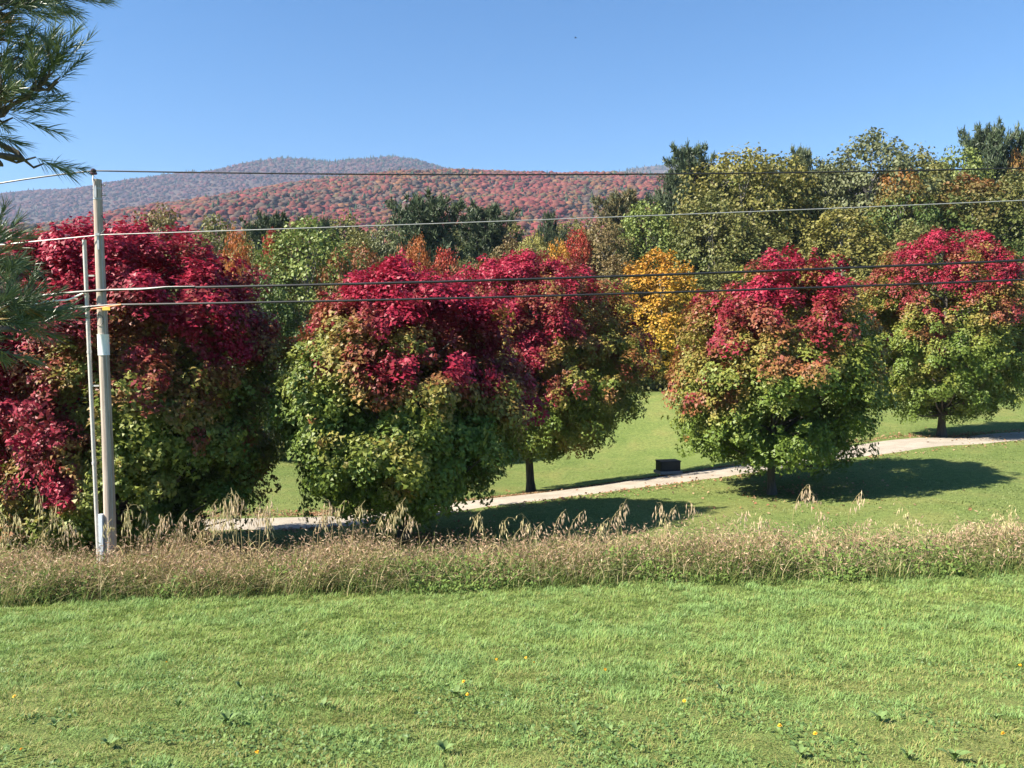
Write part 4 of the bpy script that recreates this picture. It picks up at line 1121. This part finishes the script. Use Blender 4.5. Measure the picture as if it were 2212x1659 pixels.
def bough(pts, d0, nside, spread, per=70, shoot_l=.13):
    """a limb through picture points at distances d, with twigs carrying tufts"""
    path = catmull(np.array(pts), 6)
    tb = Tube(); m_ = len(path); tb.add(path, np.linspace(.012, .003, m_), 6)
    shoots = []
    tan = norm(np.gradient(path, axis=0))
    for _ in range(int(nside * .8)):
        t = .15 + .85 * prng.random(); i = min(m_ - 1, int(t * (m_ - 1)))
        dr = norm(tan[i] * .9 + prng.normal(size=3) * np.array((.6, .6, .5)))
        ln = spread * .84 * (.35 + .75 * prng.random()) * (1.15 - .7 * t)
        e = path[i] + dr * ln + (0, 0, .15 * ln)
        tb.add(np.stack([path[i], (path[i] + e) / 2 - (0, 0, .02), e]), np.array((.006, .004, .0025)), 4, cap=False)
        for k in range(max(1, int(ln / .09))):
            f_ = (k + 1) / max(1, int(ln / .09)); q = path[i] + (e - path[i]) * f_
            d2 = norm(dr + .55 * prng.normal(size=3) * (1 if k < 9 else .3) + (0, 0, .25))
            shoots.append((q, q + d2 * shoot_l * (.6 + .6 * prng.random())))
    shoots.append((path[-1], path[-1] + tan[-1] * shoot_l * 1.3))
    b_ = tb.build('bough', M_TWIG, pine)
    V, Fc, C = needles(shoots, per, prng)
    link('needles', make_mesh('needles', V, Fc, M_NEEDLE, C), b_)
tr = lambda h: np.array((0, 0, h))
bough([tr(4.6), LP(-245, 60, 2.8), LP(-115, 34, 3.0), LP(-15, 10, 3.1), LP(55, -4, 3.2)], 3, 42, .22)
bough([tr(4.9), LP(-275, 10, 2.9), LP(-135, -8, 3.1), LP(-15, -22, 3.3), LP(110, -8, 3.4)], 3, 44, .20)
bough([tr(4.5), LP(-255, 40, 3.1), LP(-135, 22, 3.4), LP(-45, 0, 3.6), LP(20, -2, 3.7)], 3, 36, .24)
bough([tr(4.3), LP(-245, 115, 2.8), LP(-135, 100, 3.0), LP(-75, 80, 3.05), LP(-20, 55, 3.1)], 3, 30, .16)
bough([tr(4.1), LP(-245, 175, 2.8), LP(-145, 160, 3.0), LP(-65, 135, 3.1), LP(3, 115, 3.2)], 3, 32, .16)
bough([tr(4.0), LP(-245, 215, 2.8), LP(-145, 198, 3.0), LP(-75, 176, 3.1), LP(-20, 160, 3.2)], 3, 22, .14)
bough([tr(3.6), LP(-183, 291, 2.8), LP(-73, 266, 3.0), LP(12, 234, 3.05), LP(72, 194, 3.1), LP(115, 156, 3.15)], 3, 36, .16, per=64)
bough([tr(3.4), LP(-215, 316, 2.9), LP(-125, 284, 3.0), LP(-45, 251, 3.05), LP(5, 246, 3.1)], 3, 16, .13)
bough([tr(2.8), LP(-215, 620, 2.7), LP(-125, 585, 2.85), LP(-75, 565, 2.95), LP(-33, 548, 3.0)], 3, 16, .10)
bough([tr(2.6), LP(-215, 650, 2.8), LP(-125, 635, 2.9), LP(-75, 622, 3.0), LP(-43, 605, 3.05)], 3, 16, .10)
bough([tr(2.3), LP(-215, 720, 2.7), LP(-105, 700, 2.9), LP(-30, 688, 3.0), LP(25, 680, 3.05)], 3, 46, .11, per=80)
bough([tr(2.3), LP(-215, 740, 2.8), LP(-115, 705, 2.95), LP(-50, 692, 3.1), LP(10, 672, 3.15)], 3, 46, .11, per=80)
# boughs higher up and round the trunk, out of the picture, that shade the ones in view
for k, (az, h, ln) in enumerate([(5.4, 5.9, .9), (3.0, 6.1, .8), (4.2, 6.3, .8), (1.9, 5.6, .8), (5.0, 3.9, 1.1), (4.4, 3.4, 1.3), (5.2, 3.0, 1.1), (.2, 5.7, .9), (.9, 5.4, .9), (6.1, 5.5, 1.0), (3.4, 3.6, 1.2)]):
    a = np.array((math.cos(az), math.sin(az), 0))
    bough([tr(h), tr(h) + a * ln * .35 + (0, 0, .05), tr(h) + a * ln * .7 + (0, 0, .1), tr(h) + a * ln + (0, 0, .25)], 3, 30, .3, per=46)

# ------------------------------------------------------------------ a bird far up in the sky
q = P(1243, 82, 60)
M_BIRD = plain('dark_feather', (.03, .03, .035), .7)
bird = empty('bird', q, 'tiny dark bird flying high in the blue sky', 'bird')
tb = Tube(); tb.add([(-.09, 0, 0), (-.05, 0, .0), (0, 0, .005), (.06, 0, .012), (.085, 0, .018), (.11, 0, .014)], [.008, .022, .032, .024, .02, .003], 8); tb.build('body', M_BIRD, bird)
for s_ in (-1, 1):
    v = np.array([(.03, 0, .01), (-.03, 0, .01), (-.035, s_ * .08, .05), (.02, s_ * .09, .055), (-.045, s_ * .17, .035)])
    link('wing', make_mesh('wing', v, np.array([(0, 1, 2), (0, 2, 3), (3, 2, 4)]), M_BIRD), bird)

# ------------------------------------------------------------------ haze: one closed box of thin air round the scene
hx, hy0, hy1, hz0, hz1 = 6500, -60, 5200, -60, 730
v = np.array([(x_, y_, z_) for z_ in (hz0, hz1) for x_, y_ in ((-hx, hy0), (hx, hy0), (hx, hy1), (-hx, hy1))], float)
f = np.array([(0, 3, 2, 1), (4, 5, 6, 7), (0, 1, 5, 4), (1, 2, 6, 5), (2, 3, 7, 6), (3, 0, 4, 7)])
m = bpy.data.materials.new('haze_air'); m.use_nodes = True
n = m.node_tree.nodes; n.remove(n['Principled BSDF'])
pv = n.new('ShaderNodeVolumePrincipled')
pv.inputs['Color'].default_value = (.55, .72, 1.0, 1)
pv.inputs['Density'].default_value = .000115
pv.inputs['Anisotropy'].default_value = .0
m.node_tree.links.new(pv.outputs[0], n['Material Output'].inputs['Volume'])
try: m.cycles.homogeneous_volume = True
except Exception: pass
o = link('haze', make_mesh('haze', v, f, m))
tag(o, 'pale blue autumn haze over the distant hills', 'haze', kind='stuff')
